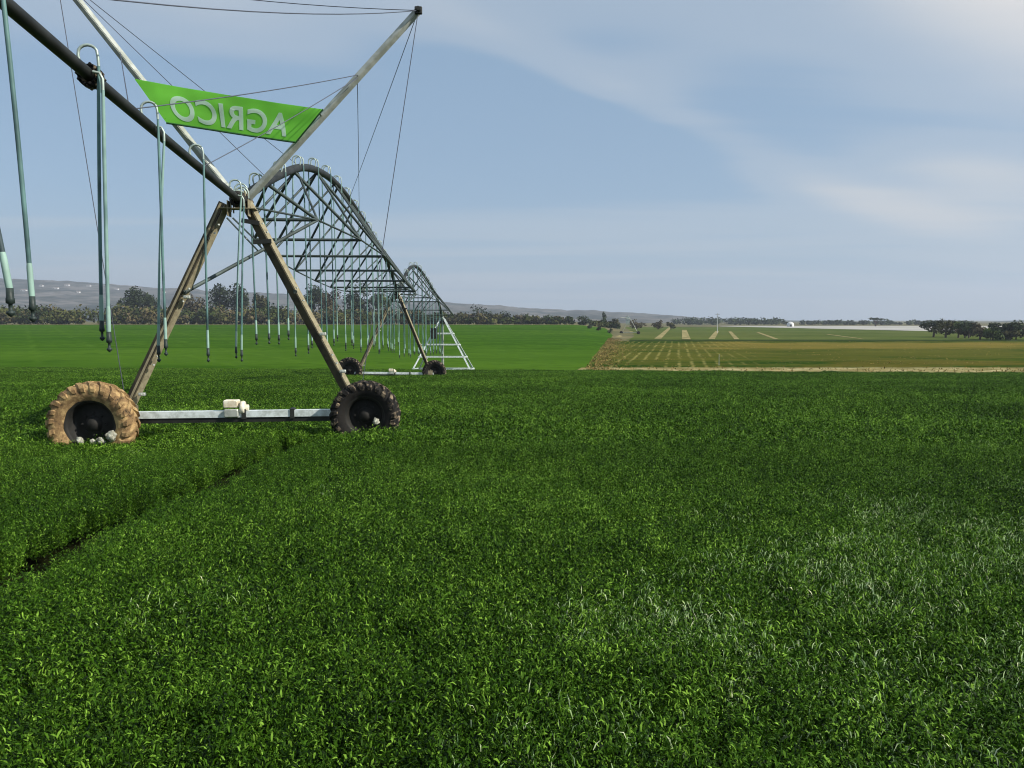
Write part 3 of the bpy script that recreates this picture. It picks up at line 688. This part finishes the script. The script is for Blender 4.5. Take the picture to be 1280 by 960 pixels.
def uv_for(s, h):
    # s 0..1 left to right of the word, h 0..1 bottom to top; mirrored on the sheet
    k = 1 - s; vv = 0.25 + 0.64 * (1 - h)
    ul = 0.115 ; ur = 0.88
    # keep letters upright although the sheet's ends are slanted
    wv = (vv - 0.59)
    uu = ul + (ur - ul) * k
    uu += -wv * (0.20 * (0.5 - uu)) * 1.0
    return uu, vv
for v in bm.verts:
    uu, vv = uv_for((v.co.x - x0) / (x1 - x0), (v.co.y - y0) / (y1 - y0)); v.co = bpt(uu, vv, 0.006) - (C01 + C11) / 2
bm.normal_update(); bm.to_mesh(tm_); bm.free()
tm_.materials.clear(); tm_.materials.append(M['letters'])
lo = bpy.data.objects.new('lettering', tm_); COL.objects.link(lo); lo.parent = BN

# --- pale lumps modelled as the sunlit metal of the wheel rims
def rim_glint(c, r, label, seed):
    bm = bmesh.new(); bmesh.ops.create_icosphere(bm, subdivisions=3, radius=1)
    for v in bm.verts:
        n_ = v.co.copy(); v.co = Vector((n_.x * r * 1.15, n_.y * r, n_.z * r * 0.85)) * (1 + 0.5 * mn.noise(n_ * 1.5 + Vector((seed * 7, 0, 0))) + 0.18 * mn.noise(n_ * 4 + Vector((seed, 0, 0))))
    me = bpy.data.meshes.new('rim_glint'); bm.to_mesh(me); bm.free(); me.materials.append(M['rim_glint'])
    o = bpy.data.objects.new('rim_glint', me); COL.objects.link(o); o.location = c; o.rotation_euler = (seed, seed * 2, seed * 3)
    return tag(o, label, 'rim_glint', 'modelled glints in the wheel rims')
dw = 12.12 - 0.20
for k, (px, py, r, lb) in enumerate(((100, 551, 0.050, 'modelled rim glint at the left end of the row in the muddy tyre'), (116, 553, 0.045, 'small modelled rim glint, second from left in the muddy tyre'),
                                   (126, 551, 0.052, 'modelled rim glint left of the biggest one in the muddy tyre'), (139, 545, 0.068, 'biggest modelled rim glint, right end of the row in the muddy tyre'))):
    rim_glint(P(px, py, dw + 0.02 * (k % 2)), r, lb, k + 1)
rim_glint(P(470, 527, 12.42), 0.05, 'single modelled rim glint in the black right tyre of the nearest tower', 9)

# ------------------------------------------------------------------ vegetation
def leaf_cloud(centres, n, size, seed, tintf=None, flat_=0.8):
    """many small leaf-clump faces inside the given ellipsoids -> verts, faces, tints"""
    r = random.Random(seed); vs = []; fs = []; ti = []
    tot = sum(c[1] * c[2] for c in centres)
    for (c, rx, rz) in centres:
        k = max(4, int(n * rx * rz / tot)); base = r.uniform(0.1, 0.8)
        for _ in range(k):
            d = Vector((r.gauss(0, 1), r.gauss(0, 1), r.gauss(0, 1))).normalized() * (r.random() ** 0.42)
            p = Vector(c) + Vector((d.x * rx, d.y * rx, d.z * rz))
            nrm = (d + Vector((r.gauss(0, .6), r.gauss(0, .6), r.gauss(0, .6) + 0.3))).normalized()
            x = nrm.orthogonal().normalized(); x = Matrix.Rotation(r.uniform(0, 6.28), 3, nrm) @ x; y = nrm.cross(x)
            s = size * r.uniform(0.5, 1.3); o = len(vs)
            vs += [p - x * s * 0.5 - y * s * 0.35, p + x * s * 0.6 - y * s * 0.3 + nrm * s * 0.1, p + x * s * 0.35 + y * s * 0.5, p - x * s * 0.45 + y * s * 0.3 - nrm * s * 0.12]
            fs.append([o, o + 1, o + 2, o + 3]); ti.append(min(1, max(0, base + r.uniform(-.35, .35))))
    return vs, fs, ti
def tint_mesh(name, vs, fs, ti, m, parent=None, origin=(0, 0, 0)):
    o0 = Vector(origin); me = bpy.data.meshes.new(name); me.from_pydata([Vector(p) - o0 for p in vs], [], fs)
    at = me.attributes.new('tint', 'FLOAT', 'FACE'); at.data.foreach_set('value', ti); me.materials.append(m); me.update()
    o = bpy.data.objects.new(name, me); COL.objects.link(o); o['_w'] = list(o0)
    o.location = o0 - (world_of(parent) if parent else Vector((0, 0, 0)))
    if parent: o.parent = parent
    return o
def tree_leaf(name, lo, hi): return leaf_mat(name, lo, hi, 0.2, 0.8, 0.15)
M['tr_dark'] = tree_leaf('dark bluegreen foliage', (0.016, 0.026, 0.013), (0.048, 0.066, 0.032))
M['tr_olive'] = tree_leaf('olive foliage', (0.030, 0.034, 0.014), (0.085, 0.082, 0.034))
M['tr_brown'] = tree_leaf('brown dry foliage', (0.040, 0.036, 0.020), (0.090, 0.076, 0.042))
M['tr_green'] = tree_leaf('green foliage', (0.022, 0.040, 0.010), (0.070, 0.098, 0.026))
def tree(name, base, h, w, m, label, cat, seed, group=None, n=700, crown0=0.25, shape='round', sz=None):
    r = random.Random(seed); base = Vector(base)
    root = empty(name, base, label, cat, group)
    cs = []; k = 7 if shape != 'column' else 6
    for i in range(k):
        t = i / (k - 1)
        if shape == 'column': cs.append((base + Vector((r.uniform(-.2, .2) * w, r.uniform(-.2, .2) * w, h * (crown0 + (0.93 - crown0) * t))), w * 0.5 * (1 - 0.45 * t) * r.uniform(.8, 1.1), h * 0.16))
        elif shape == 'flat': cs.append((base + Vector((r.uniform(-.8, .8) * w * .6, r.uniform(-.5, .5) * w * .6, h * r.uniform(0.84, 0.96))), w * 0.33, h * 0.09))
        else:
            an = i * 2.4 + r.uniform(-.4, .4); rr = w * 0.30 * (0.3 + r.random())
            zz = crown0 + (1 - crown0) * r.uniform(0.25, 0.78)
            cs.append((base + Vector((rr * math.cos(an), rr * math.sin(an), h * zz)), w * r.uniform(0.22, 0.34), h * (1 - crown0) * r.uniform(0.2, 0.28)))
    vs, fs, ti = leaf_cloud(cs, n, sz or max(0.25, w * 0.10), seed)
    tint_mesh('crown', vs, fs, ti, m, root, base)
    b = MB(); b.tube([base - UP * 0.15, base + Vector((w * .02, 0, h * 0.3)), base + Vector((-w * .02, 0, h * 0.75))], [w * 0.055, w * 0.04, w * 0.015], 7)
    for c in cs[:5]: 
        s = base + UP * h * r.uniform(0.2, 0.4); b.tube([s, s.lerp(Vector(c[0]), 0.5) + UP * 0.05 * h, Vector(c[0])], [w * 0.03, w * 0.02, w * 0.008], 5)
    b.build('trunk', M['wood'], root, base)
    return root
# thicket along the far side of the green field: reads as one mass
r = random.Random(77); vs = []; fs = []; ti = []
M['thicket'] = None
m = bpy.data.materials.new('mixed scrub'); m.use_nodes = True; t_ = m.node_tree; bs = t_.nodes['Principled BSDF']; bs.inputs['Roughness'].default_value = 0.9; bs.inputs['Specular IOR Level'].default_value = 0.1
at_ = N(t_, 'ShaderNodeAttribute', attribute_name='tint')
L(t_, ramp(t_, at_.outputs['Fac'], [(0.0, (0.018, 0.030, 0.010)), (0.3, (0.046, 0.062, 0.016)), (0.5, (0.075, 0.080, 0.024)), (0.72, (0.105, 0.085, 0.042)), (1.0, (0.15, 0.12, 0.07))], 'LINEAR'), bs.inputs['Base Color'])
for i in range(330):
    uu = r.uniform(-0.74, 0.135); y = r.uniform(345, 372); x = uu * y
    tall = 8.8 * (1 - sstep(-0.25, 0.1, uu)) + 3.2 * sstep(-0.25, 0.1, uu)
    h = tall * r.uniform(0.55, 1.15); w = h * r.uniform(0.7, 1.2)
    z = gz(x, y); base = r.choice((0.05, 0.15, 0.25, 0.35, 0.45, 0.5, 0.68, 0.72))
    cs = [((x + r.uniform(-.5, .5) * w, y + r.uniform(-.4, .4) * w, z + h * r.uniform(0.25, 0.7)), w * 0.42, h * 0.34) for _ in range(4)]
    v_, f_, t2 = leaf_cloud(cs, 150, 1.0, 1000 + i)
    o = len(vs); vs += v_; fs += [[k + o for k in f] for f in f_]; ti += [min(1, max(0, base + (q - 0.45) * 0.3)) for q in t2]
th = tint_mesh('scrub_thicket', vs, fs, ti, m); tag(th, 'long band of brown and olive scrub behind the green field', 'scrub', None, 'stuff')
# taller trees that stand out of it
def at_px(px, d): x = (px - 640) / F * d; return (x, d, gz(x, d))
Z = [(167, 352, 36, 375, 'dark round tree rising alone out of the scrub left of the nearest tower', 'tr_dark'),
     (190, 362, 24, 377, 'faint slim tree just right of the lone dark tree', 'tr_dark'),
     (240, 360, 36, 372, 'brownish tree seen behind the left leg of the nearest tower', 'tr_brown'),
     (277, 352, 34, 374, 'left one of the two dark trees between the tower legs', 'tr_dark'),
     (303, 354, 28, 378, 'right one of the two dark trees between the tower legs', 'tr_dark'),
     (326, 362, 20, 374, 'smaller olive tree right of the two dark trees', 'tr_olive'),
     (392, 352, 32, 376, 'dark tree seen just right of the right tower leg', 'tr_dark'),
     (413, 356, 26, 372, 'dusky brown tree beside the right tower leg', 'tr_brown'),
     (446, 348, 34, 380, 'tall dark tree behind the hanging hoses of the long span', 'tr_dark'),
     (474, 362, 26, 374, 'dark bush behind the hoses left of the second tower', 'tr_green')]
for k, (px, ty, wpx, d, lb, mm) in enumerate(Z):
    b_ = at_px(px, d); top = P(px, ty, d).z; tree('dark_tree', b_, top - b_[2], wpx / F * d * 1.05, M[mm], lb, 'tree', 200 + k, 'tall trees in the scrub', 1500, 0.18, 'round', 0.8)
Z2 = [(569, 389, 22, 'olive bush beside the end of the irrigation pipe', 'tr_olive'), (598, 380, 26, 'tall rounded dark bush, highest on the field edge right of the pipe', 'tr_dark'), (616, 389, 20, 'olive bush touching the tall rounded bush', 'tr_olive'),
      (631, 388, 14, 'small dark bush with a pointed top', 'tr_dark'), (645, 393, 18, 'low brown bush on the field edge', 'tr_brown'), (657, 392, 14, 'dark twin topped bush on the field edge', 'tr_dark'),
      (670, 394, 15, 'olive bush in the middle of the far field edge', 'tr_olive'), (686, 392, 22, 'wide dark bush in the middle of the far field edge', 'tr_dark'), (700, 394, 14, 'brownish bush right of the wide dark bush', 'tr_brown'),
      (712, 395, 12, 'small green bush near the end of the far field edge', 'tr_green'), (731, 394, 20, 'dark green bush near the right end of the field edge', 'tr_dark'), (755, 391, 7, 'narrow upright dark tree near the distant sprinkler tower', 'tr_dark'),
      (770, 396, 10, 'thin small tree left of the distant sprinkler tower', 'tr_olive'), (795, 399, 18, 'low brown bush behind the distant sprinkler tower', 'tr_brown'), (822, 399, 16, 'low grey brown bush on the skyline foot', 'tr_brown'), (838, 401, 12, 'last low bush of the row before the pale field', 'tr_olive')]
for k, (px, ty, wpx, lb, mm) in enumerate(Z2):
    d = 348 + (k * 37 % 17); b_ = at_px(px, d); top = P(px, ty, d).z
    tree('bush', b_, max(1.6, top - b_[2]), wpx / F * d * 1.1, M[mm], lb, 'bush', 300 + k, 'bushes on the far field edge', 420, 0.05, 'column' if wpx < 9 else 'round', 0.55)
for k, (px, py, lb) in enumerate(((737, 408, 'leftmost of three tiny dark bushes inside the green field corner'), (748, 411, 'middle one of three tiny dark bushes inside the green field corner'), (762, 413, 'rightmost of three tiny dark bushes inside the green field corner'))):
    d = 255 - k * 14; b_ = at_px(px, d); tree('small_bush', b_, 1.5, 1.6, M['tr_dark'], lb, 'bush', 350 + k, 'three tiny bushes', 160, 0.05, 'round', 0.3)
# grove on the right
Z3 = [(1166, 400, 24, 196, 'round dark tree at the left end of the grove', 'tr_dark'), (1181, 398, 22, 190, 'olive crowned tree, second from the left of the grove', 'tr_olive'), (1197, 399, 22, 188, 'leafy tree with pale gaps, third in the grove', 'tr_green'),
      (1210, 401, 15, 182, 'narrow dark tree before the thick trees of the grove', 'tr_dark'), (1224, 401, 20, 172, 'thick brownish tree in the middle of the grove', 'tr_brown'), (1237, 407, 14, 168, 'low bush beneath the thick brownish tree', 'tr_green'),
      (1246, 401, 20, 173, 'rounded dark tree right of the grove gap', 'tr_dark'), (1259, 402, 14, 170, 'slim pointed tree, third from the right edge', 'tr_dark'), (1269, 403, 14, 171, 'slim olive tree, second from the right edge', 'tr_olive'),
      (1282, 396, 24, 168, 'tallest dark tree cut by the right edge of the photo', 'tr_dark'), (1240, 412, 18, 164, 'low grey green shrub at the foot of the grove', 'tr_green'), (1262, 412, 18, 165, 'low olive shrub near the right edge', 'tr_olive'), (1205, 409, 16, 184, 'low shrub filling the grove foot', 'tr_brown')]
for k, (px, ty, wpx, d, lb, mm) in enumerate(Z3):
    b_ = at_px(px, d); top = P(px, ty, d).z; tree('grove_tree', b_, top - b_[2], wpx / F * d * 1.15, M[mm], lb, 'tree', 400 + k, 'trees of the right hand grove', 650, 0.10, 'round', 0.38)
b_ = at_px(1093, 520); tree('flat_topped_tree', b_, 5.6, 10, M['tr_dark'], 'lone flat topped tree on the pale horizon band', 'tree', 480, None, 300, 0.6, 'flat', 0.7)
# far wood on the right horizon
vs = []; fs = []; ti = []
for i in range(150):
    px = r.uniform(842, 1215); d = r.uniform(690, 780); x = (px - 640) / F * d; h = r.uniform(2.6, 6.5) * (1.25 if px < 975 else 0.72)
    v_, f_, t2 = leaf_cloud([((x + r.uniform(-3, 3), d, -2.6 + h * 0.5), h * 0.9, h * 0.5)], 50, 1.5, 2000 + i)
    o = len(vs); vs += v_; fs += [[k + o for k in f] for f in f_]; ti += t2
tag(tint_mesh('far_wood', vs, fs, ti, M['tr_dark']), 'dark line of distant woodland along the right horizon', 'woodland', None, 'stuff')

# ------------------------------------------------------------------ distant built things
def house(c, sx, sy, sz, lb):
    c = Vector(c); root = empty('house', c, lb, 'house', 'pale houses scattered on the hillside')
    b = MB(); b.box(c + UP * sz / 2, sx, sy, sz); b.build('wall', M['white'], root, c)
    b = MB(); x, y, z = sx / 2 + .4, sy / 2 + .4, sz
    b.add([c + Vector(q) for q in ((-x, -y, z), (x, -y, z), (x, y, z), (-x, y, z), (-x, 0, z + sz * .45), (x, 0, z + sz * .45))], [[0, 1, 5, 4], [2, 3, 4, 5], [0, 4, 3], [1, 2, 5], [0, 3, 2, 1]]); b.build('roof', M['roof'], root, c)
    for k in (-.28, .22):
        b = MB(); b.box(c + Vector((k * sx, -sy / 2 - 0.02, sz * .55)), sx * .16, 0.1, sz * .35); b.build('window', M['dark'], root, c)
HS = [(52, 358, 'house at the left end of the hillside, between the two nearest hoses'), (70, 361, 'small pale house right of the second hose on the hill'), (84, 357, 'pale house highest up the hillside, left of the pale hoses'),
      (111, 358, 'pale house just left of the paired hoses on the hill'), (146, 362, 'pale house right of the paired hoses on the hill'), (205, 366, 'pale house low on the hill beside the left tower leg'), (98, 366, 'pale house lowest on the hillside, left of the paired hoses'), (30, 364, 'wide pale house on the hill behind the second hose')]
bpy.context.view_layer.update()
hill = bpy.data.objects['hill']
dg = bpy.context.evaluated_depsgraph_get()
for k, (px, py, lb) in enumerate(HS):
    o_ = Vector((0, 0, EYE)); d_ = (P(px, py, 100) - o_).normalized()
    ok, loc, nn, fi = hill.ray_cast(o_, d_)
    if ok: house(loc - UP * 1.0, 7 + (k * 5 % 6), 7, 3.8, lb)
# round white tank
c = Vector(at_px(987, 500)); b = MB(); b.lathe(c, UP, [(-0.3, 2.2), (1.6, 2.2), (2.3, 1.9), (2.8, 1.3), (3.1, 0.6), (3.2, 0.02)], 24)
tk = empty('storage_tank', c, 'small white domed tank on the right horizon', 'tank'); b.build('shell', M['white'], tk, c)
b = MB(); b.bar(c + Vector((-.4, -2.26, 0)), c + Vector((-.4, -2.26, 1.5)), Vector((1, 0, 0)), 1.0, 0.1); b.build('door', M['dark'], tk, c)
# poles
def pole(c, h, r_, lb, arm=True):
    c = Vector(c); root = empty('pole', c, lb, 'pole', 'thin pale poles in the right hand fields')
    b = MB(); b.tube([c - UP * .3, c + UP * h], [r_ * .75, r_ * .5], 8); b.build('shaft', M['pole'], root, c)
    if arm: b = MB(); b.bar(c + UP * h * .94 - Vector((.7, 0, 0)), c + UP * h * .94 + Vector((.7, 0, 0)), UP, .12, .1); b.build('crossarm', M['wood'], root, c)
pole(at_px(896, 262), 6.6, 0.17, 'tall thin pale pole standing at the left end of the pale field')
pole(at_px(899, 74), 1.1, 0.03, 'short thin pale stake in the front of the cut field', False)
# other sprinkler tower far off
c = Vector(at_px(787, 238)); root = empty('distant_sprinkler_tower', c, 'small pale sprinkler tower at the corner where green and cut fields meet', 'irrigation machine')
ap = c + UP * 4.7
for s in (-1, 1):
    b = MB(); b.tube([c + Vector((s * 2.3, -s * .4, 0.55)), ap + Vector((s * .12, 0, 0))], 0.065, 6); b.build('leg', M['galv'], root, c)
    b = MB(); q = c + Vector((s * 2.5, -s * .4, 0.5)); b.lathe(q, Vector((0, 1, 0)), [(-.16, .02), (-.16, .4), (-.1, .52), (.1, .52), (.16, .4), (.16, .02)], 16); b.build('wheel', M['rubber'], root, q)
b = MB(); b.tube([c + Vector((-2.3, .4, .6)), c + Vector((2.3, -.4, .6))], .1, 6); b.build('base_beam', M['galv'], root, c)
b = MB(); b.tube([ap + Vector((-4, -8, 0.3)), ap + Vector((-2, -4, .25)), ap, ap + Vector((1, 12, 1.1)), ap + Vector((2.2, 25, .1))], .07, 8); b.build('pipe', M['galv'], root, c)
b = MB(); b.tube([ap + Vector((0.1, 0, 0)), ap + Vector((1, 12, -.6)), ap + Vector((2.2, 25, 0))], .05, 5); b.build('truss_rod', M['truss'], root, c)
for k in range(4): b = MB(); q = ap + Vector((.4 + .45 * k, 4 + 5.2 * k, .6)); b.tube([q, q - UP * 2.6], .05, 5); b.build('drop_hose', M['hose2'], root, q)

# ------------------------------------------------------------------ the near crop
def crop_patch(seed, n_stem, rad, hmean, mat_, blade=1.0, long_=False):
    r = random.Random(seed); vs = []; fs = []; ti = []
    for si in range(n_stem):
        if si % 8 == 0 or long_:
            a = r.uniform(0, 6.283); q = rad * math.sqrt(r.random()); cx, cy = q * math.cos(a), q * math.sin(a); hp = r.uniform(0.74, 1.06); bp = r.betavariate(2, 2.6)
        x, y = cx + r.gauss(0, .017 * blade), cy + r.gauss(0, .017 * blade)
        h = hmean * hp * r.uniform(0.88, 1.04); base = min(1, max(0, bp + r.uniform(-.15, .15)))
        lx, ly = r.gauss(0, .07) * h, r.gauss(0, .07) * h
        nl = r.randint(5, 8) if not long_ else r.randint(2, 3)
        for i in range(nl):
            t = 0.45 + 0.55 * (i + r.random()) / nl
            p = Vector((x + lx * t, y + ly * t, h * t * (1 if not long_ else r.uniform(.85, 1.0))))
            an = r.uniform(0, 6.283); el = r.uniform(0.3, 1.3) if not long_ else r.uniform(1.0, 1.45)
            d = Vector((math.cos(an) * math.cos(el), math.sin(an) * math.cos(el), math.sin(el)))
            ln = r.uniform(0.015, 0.032) * blade * (2.6 if long_ else 1); w = r.uniform(0.0021, 0.0042) * blade * (1.0 if long_ else 1)
            side = d.cross(Vector((r.gauss(0, .5), r.gauss(0, .5), 1))).normalized()
            d2 = (d + Vector((math.cos(an), math.sin(an), 0)) * r.uniform(0.1, 0.7) - UP * r.uniform(0.1, 0.9)).normalized()
            m1 = p + d * ln * 0.55; tip = m1 + d2 * ln * 0.5; o = len(vs)
            vs += [p - side * w * .5, p + side * w * .5, m1 + side * w, m1 - side * w, tip]
            fs += [[o, o + 1, o + 2, o + 3], [o + 3, o + 2, o + 4]]
            k = min(1, max(0, base + r.uniform(-.3, .3))); ti += [k, k]
    me = bpy.data.meshes.new('crop_clump'); me.from_pydata([tuple(v) for v in vs], [], fs)
    at = me.attributes.new('tint', 'FLOAT', 'FACE'); at.data.foreach_set('value', ti); me.materials.append(mat_)
    return bpy.data.objects.new('crop_clump', me)
pc = bpy.data.collections.new('crop_clumps')
PATCH = [crop_patch(i, 1350, 0.42, 0.40, M['crop']) for i in range(5)] + [crop_patch(50 + i, 850, 0.42, 0.40, M['crop'], 1.9) for i in range(3)] + [crop_patch(90 + i, 300, 0.40, 0.41, M['seed'], 0.62, True) for i in range(3)] + [crop_patch(120 + i, 210, 0.16, 0.40, M['crop']) for i in range(3)]
for i, o in enumerate(PATCH): o.name = 'crop_clump_%02d' % i; pc.objects.link(o)
r = random.Random(9)
pts = []; rot = []; scl = []; idx = []
def put(x, y, k, sz=1.0, sxy=1.0):
    pts.append((x, y, gz(x, y) + 0.02)); rot.append((r.gauss(0, .05), r.gauss(0, .05), r.uniform(0, 6.283))); scl.append((sxy, sxy, sz)); idx.append(k)
def rut_x(y): return -3.32 - 0.015 * (y - 5) + 0.09 * math.sin(y * 1.7)
y = -1.0
while y < 72:
    st = 0.36 if y < 20 else 0.40
    half = 0.70 * max(y, 0) + 4.0
    x = -half
    while x < half:
        xx = x + r.uniform(-.17, .17); yy_ = y + r.uniform(-.17, .17)
        x += st
        if yy_ > crop_edge(xx) + 0.3 * mn.noise(Vector((xx, yy_, 0))): continue
        if xx * xx + yy_ * yy_ < 0.5: continue
        hgt = 1.0 + 0.16 * mn.noise(Vector((xx * 0.55, yy_ * 0.55, 0))) + 0.07 * mn.noise(Vector((xx * 1.7, yy_ * 1.7, 4))) + r.uniform(-.06, .06)
        dr = abs(xx - rut_x(yy_))
        if yy_ < 12.2 and dr < 1.00: continue
        if 9.5 < yy_ < 12.5 and abs(xx + 6.1 * yy_ / 11.5) < 1.1: hgt *= 0.66
        # a few bare or lodged spots
        if mn.noise(Vector((xx * 1.3, yy_ * 1.3, 20))) > 0.52 and r.random() < 0.7: hgt *= 0.6
        put(xx, yy_, r.randrange(5) if yy_ < 11 else 5 + r.randrange(3), hgt, r.uniform(.92, 1.08))
        u_ = xx / max(yy_, .5)
        arc = 3.0 + 0.62 * (xx - 0.2) - 0.03 * xx * xx          # a lodged, paler swathe sweeping to the right
        pa = math.exp(-((yy_ - arc) / 0.30) ** 2) * sstep(-0.3, 0.5, xx) * (0.55 + 0.8 * mn.noise(Vector((xx * 1.4, yy_ * 1.4, 31))))
        pb = 0.42 * sstep(0.25, 0.5, u_) * sstep(9, 4, yy_) * (0.5 + mn.noise(Vector((xx * 1.1, yy_ * 1.1, 31))))
        for _ in range(3):
            if r.random() < max(pa * 1.3, pb) and yy_ > 1.6: put(xx + r.uniform(-.15, .15), yy_ + r.uniform(-.15, .15), 8 + r.randrange(3), hgt * 1.02)
        if yy_ < 14 and r.random() < 0.015: put(xx, yy_, 8 + r.randrange(3), hgt * 0.97)
    y += st
y = -1.0
while y < 12.2:                       # small plants packed along both lips of the wheel track
    c_ = rut_x(y); x = c_ - 1.22
    while x < c_ + 1.22:
        xx = x + r.uniform(-.05, .05); yy_ = y + r.uniform(-.05, .05); x += 0.125
        gap = 0.14 + 0.25 * mn.noise(Vector((5, yy_ * 1.7, 8))) + 0.04 * mn.noise(Vector((xx * 5, yy_ * 5, 8)))
        d_ = abs(xx - rut_x(yy_))
        if d_ < gap + 0.10: continue
        put(xx, yy_, 11 + r.randrange(3), (1.0 + 0.12 * mn.noise(Vector((xx * 0.55, yy_ * 0.55, 0)))) * (0.72 if xx > rut_x(yy_) and d_ < gap + 0.40 else 1.0) * r.uniform(.92, 1.06))
    y += 0.125
me = bpy.data.meshes.new('crop'); me.from_pydata(pts, [], [])
a_ = me.attributes.new('rot', 'FLOAT_VECTOR', 'POINT'); a_.data.foreach_set('vector', [c for q in rot for c in q])
a_ = me.attributes.new('scl', 'FLOAT_VECTOR', 'POINT'); a_.data.foreach_set('vector', [c for q in scl for c in q])
a_ = me.attributes.new('pick', 'INT', 'POINT'); a_.data.foreach_set('value', idx)
crop = bpy.data.objects.new('crop', me); COL.objects.link(crop)
tag(crop, 'dense dark green leafy crop filling the whole foreground', 'crop', None, 'stuff')
ng = bpy.data.node_groups.new('crop_scatter', 'GeometryNodeTree')
ng.interface.new_socket('Geometry', in_out='INPUT', socket_type='NodeSocketGeometry'); ng.interface.new_socket('Geometry', in_out='OUTPUT', socket_type='NodeSocketGeometry')
gi = ng.nodes.new('NodeGroupInput'); go = ng.nodes.new('NodeGroupOutput')
ci = ng.nodes.new('GeometryNodeCollectionInfo'); ci.inputs['Collection'].default_value = pc; ci.inputs['Separate Children'].default_value = True; ci.inputs['Reset Children'].default_value = True
ip = ng.nodes.new('GeometryNodeInstanceOnPoints'); ip.inputs['Pick Instance'].default_value = True
def nattr(nm, ty):
    n = ng.nodes.new('GeometryNodeInputNamedAttribute'); n.data_type = ty; n.inputs['Name'].default_value = nm
    return [s for s in n.outputs if s.name == 'Attribute' and s.enabled][0]
ng.links.new(gi.outputs[0], ip.inputs['Points']); ng.links.new(ci.outputs[0], ip.inputs['Instance'])
ng.links.new(nattr('pick', 'INT'), ip.inputs['Instance Index']); ng.links.new(nattr('scl', 'FLOAT_VECTOR'), ip.inputs['Scale'])
er = ng.nodes.new('FunctionNodeEulerToRotation'); ng.links.new(nattr('rot', 'FLOAT_VECTOR'), er.inputs[0]); ng.links.new(er.outputs[0], ip.inputs['Rotation'])
ng.links.new(ip.outputs[0], go.inputs[0])
md = crop.modifiers.new('scatter', 'NODES'); md.node_group = ng

# tufts of dry grass along the edges of the cut field and behind the crop
vs = []; fs = []; ti = []
for i in range(5000):
    y = r.uniform(60, 175) ; side = r.random()
    x = ub(y) + abs(r.gauss(0.0, 1.6)) - 0.5 if side < 0.75 else None
    if x is None: y = r.uniform(60, 71); x = r.uniform(6, 60)
    z = gz(x, y) + 0.05; h = r.uniform(0.05, 0.18); an = r.uniform(0, 6.28); w = r.uniform(.03, .09); d = Vector((math.cos(an), math.sin(an), 0)); o = len(vs); p = Vector((x, y, z))
    ln = Vector((r.gauss(0, .12), r.gauss(0, .12), h)); vs += [p - d * w, p + d * w, p + ln + d * w * .2, p + ln - d * w * .2]; fs.append([o, o + 1, o + 2, o + 3]); ti.append(r.random())
for i in range(5000):
    y = 72 + 84 * r.random() ** 1.3; uu = r.uniform(0.09, 0.70); x = uu * y
    if x < ub(y) + .5: continue
    if mn.noise(Vector((x * .12, y * .2, 44))) + 0.5 * mn.noise(Vector((x * .5, y * .5, 2))) < (0.05 if y > 108 else 0.28): continue
    z = gz(x, y) + 0.05; h = r.uniform(0.04, 0.10); an = r.uniform(0, 6.28); w = r.uniform(.03, .08); d = Vector((math.cos(an), math.sin(an), 0)); o = len(vs); p = Vector((x, y, z))
    ln = Vector((r.gauss(0, .12), r.gauss(0, .12), h)); vs += [p - d * w, p + d * w, p + ln + d * w * .3, p + ln - d * w * .3]; fs.append([o, o + 1, o + 2, o + 3]); ti.append(0.45 + 0.5 * r.random())
M['tuft'] = leaf_mat('dry grass tuft', (0.06, 0.055, 0.015), (0.24, 0.17, 0.06), 0.2, 0.9, 0.1)
tag(tint_mesh('dry_grass', vs, fs, ti, M['tuft']), 'straw coloured grass tufts along the edges of the cut field', 'grass', None, 'stuff')

# ------------------------------------------------------------------ haze
b = MB(); b.box((0, 2400, 95), 9000, 5600, 240)
hzm = bpy.data.materials.new('air'); hzm.use_nodes = True; t_ = hzm.node_tree; t_.nodes.clear()
pv = N(t_, 'ShaderNodeVolumePrincipled'); pv.inputs['Color'].default_value = (0.80, 0.87, 1.0, 1); pv.inputs['Density'].default_value = 0.00022; pv.inputs['Anisotropy'].default_value = 0.2
mo_ = N(t_, 'ShaderNodeOutputMaterial'); L(t_, pv.outputs[0], mo_.inputs['Volume'])
hb_ = b.build('haze', hzm); tag(hb_, None, None, None, 'stuff'); hb_['label'] = 'thin bluish air over the fields'

for o in S.objects:
    if '_w' in o: del o['_w']
S.cycles.filter_width = 1.1; S.cycles.max_bounces = 6; S.cycles.diffuse_bounces = 3; S.cycles.transparent_max_bounces = 8; S.cycles.volume_bounces = 0
S.cycles.use_denoising = True; S.cycles.denoiser = 'OPENIMAGEDENOISE'; S.cycles.denoising_prefilter = 'ACCURATE'
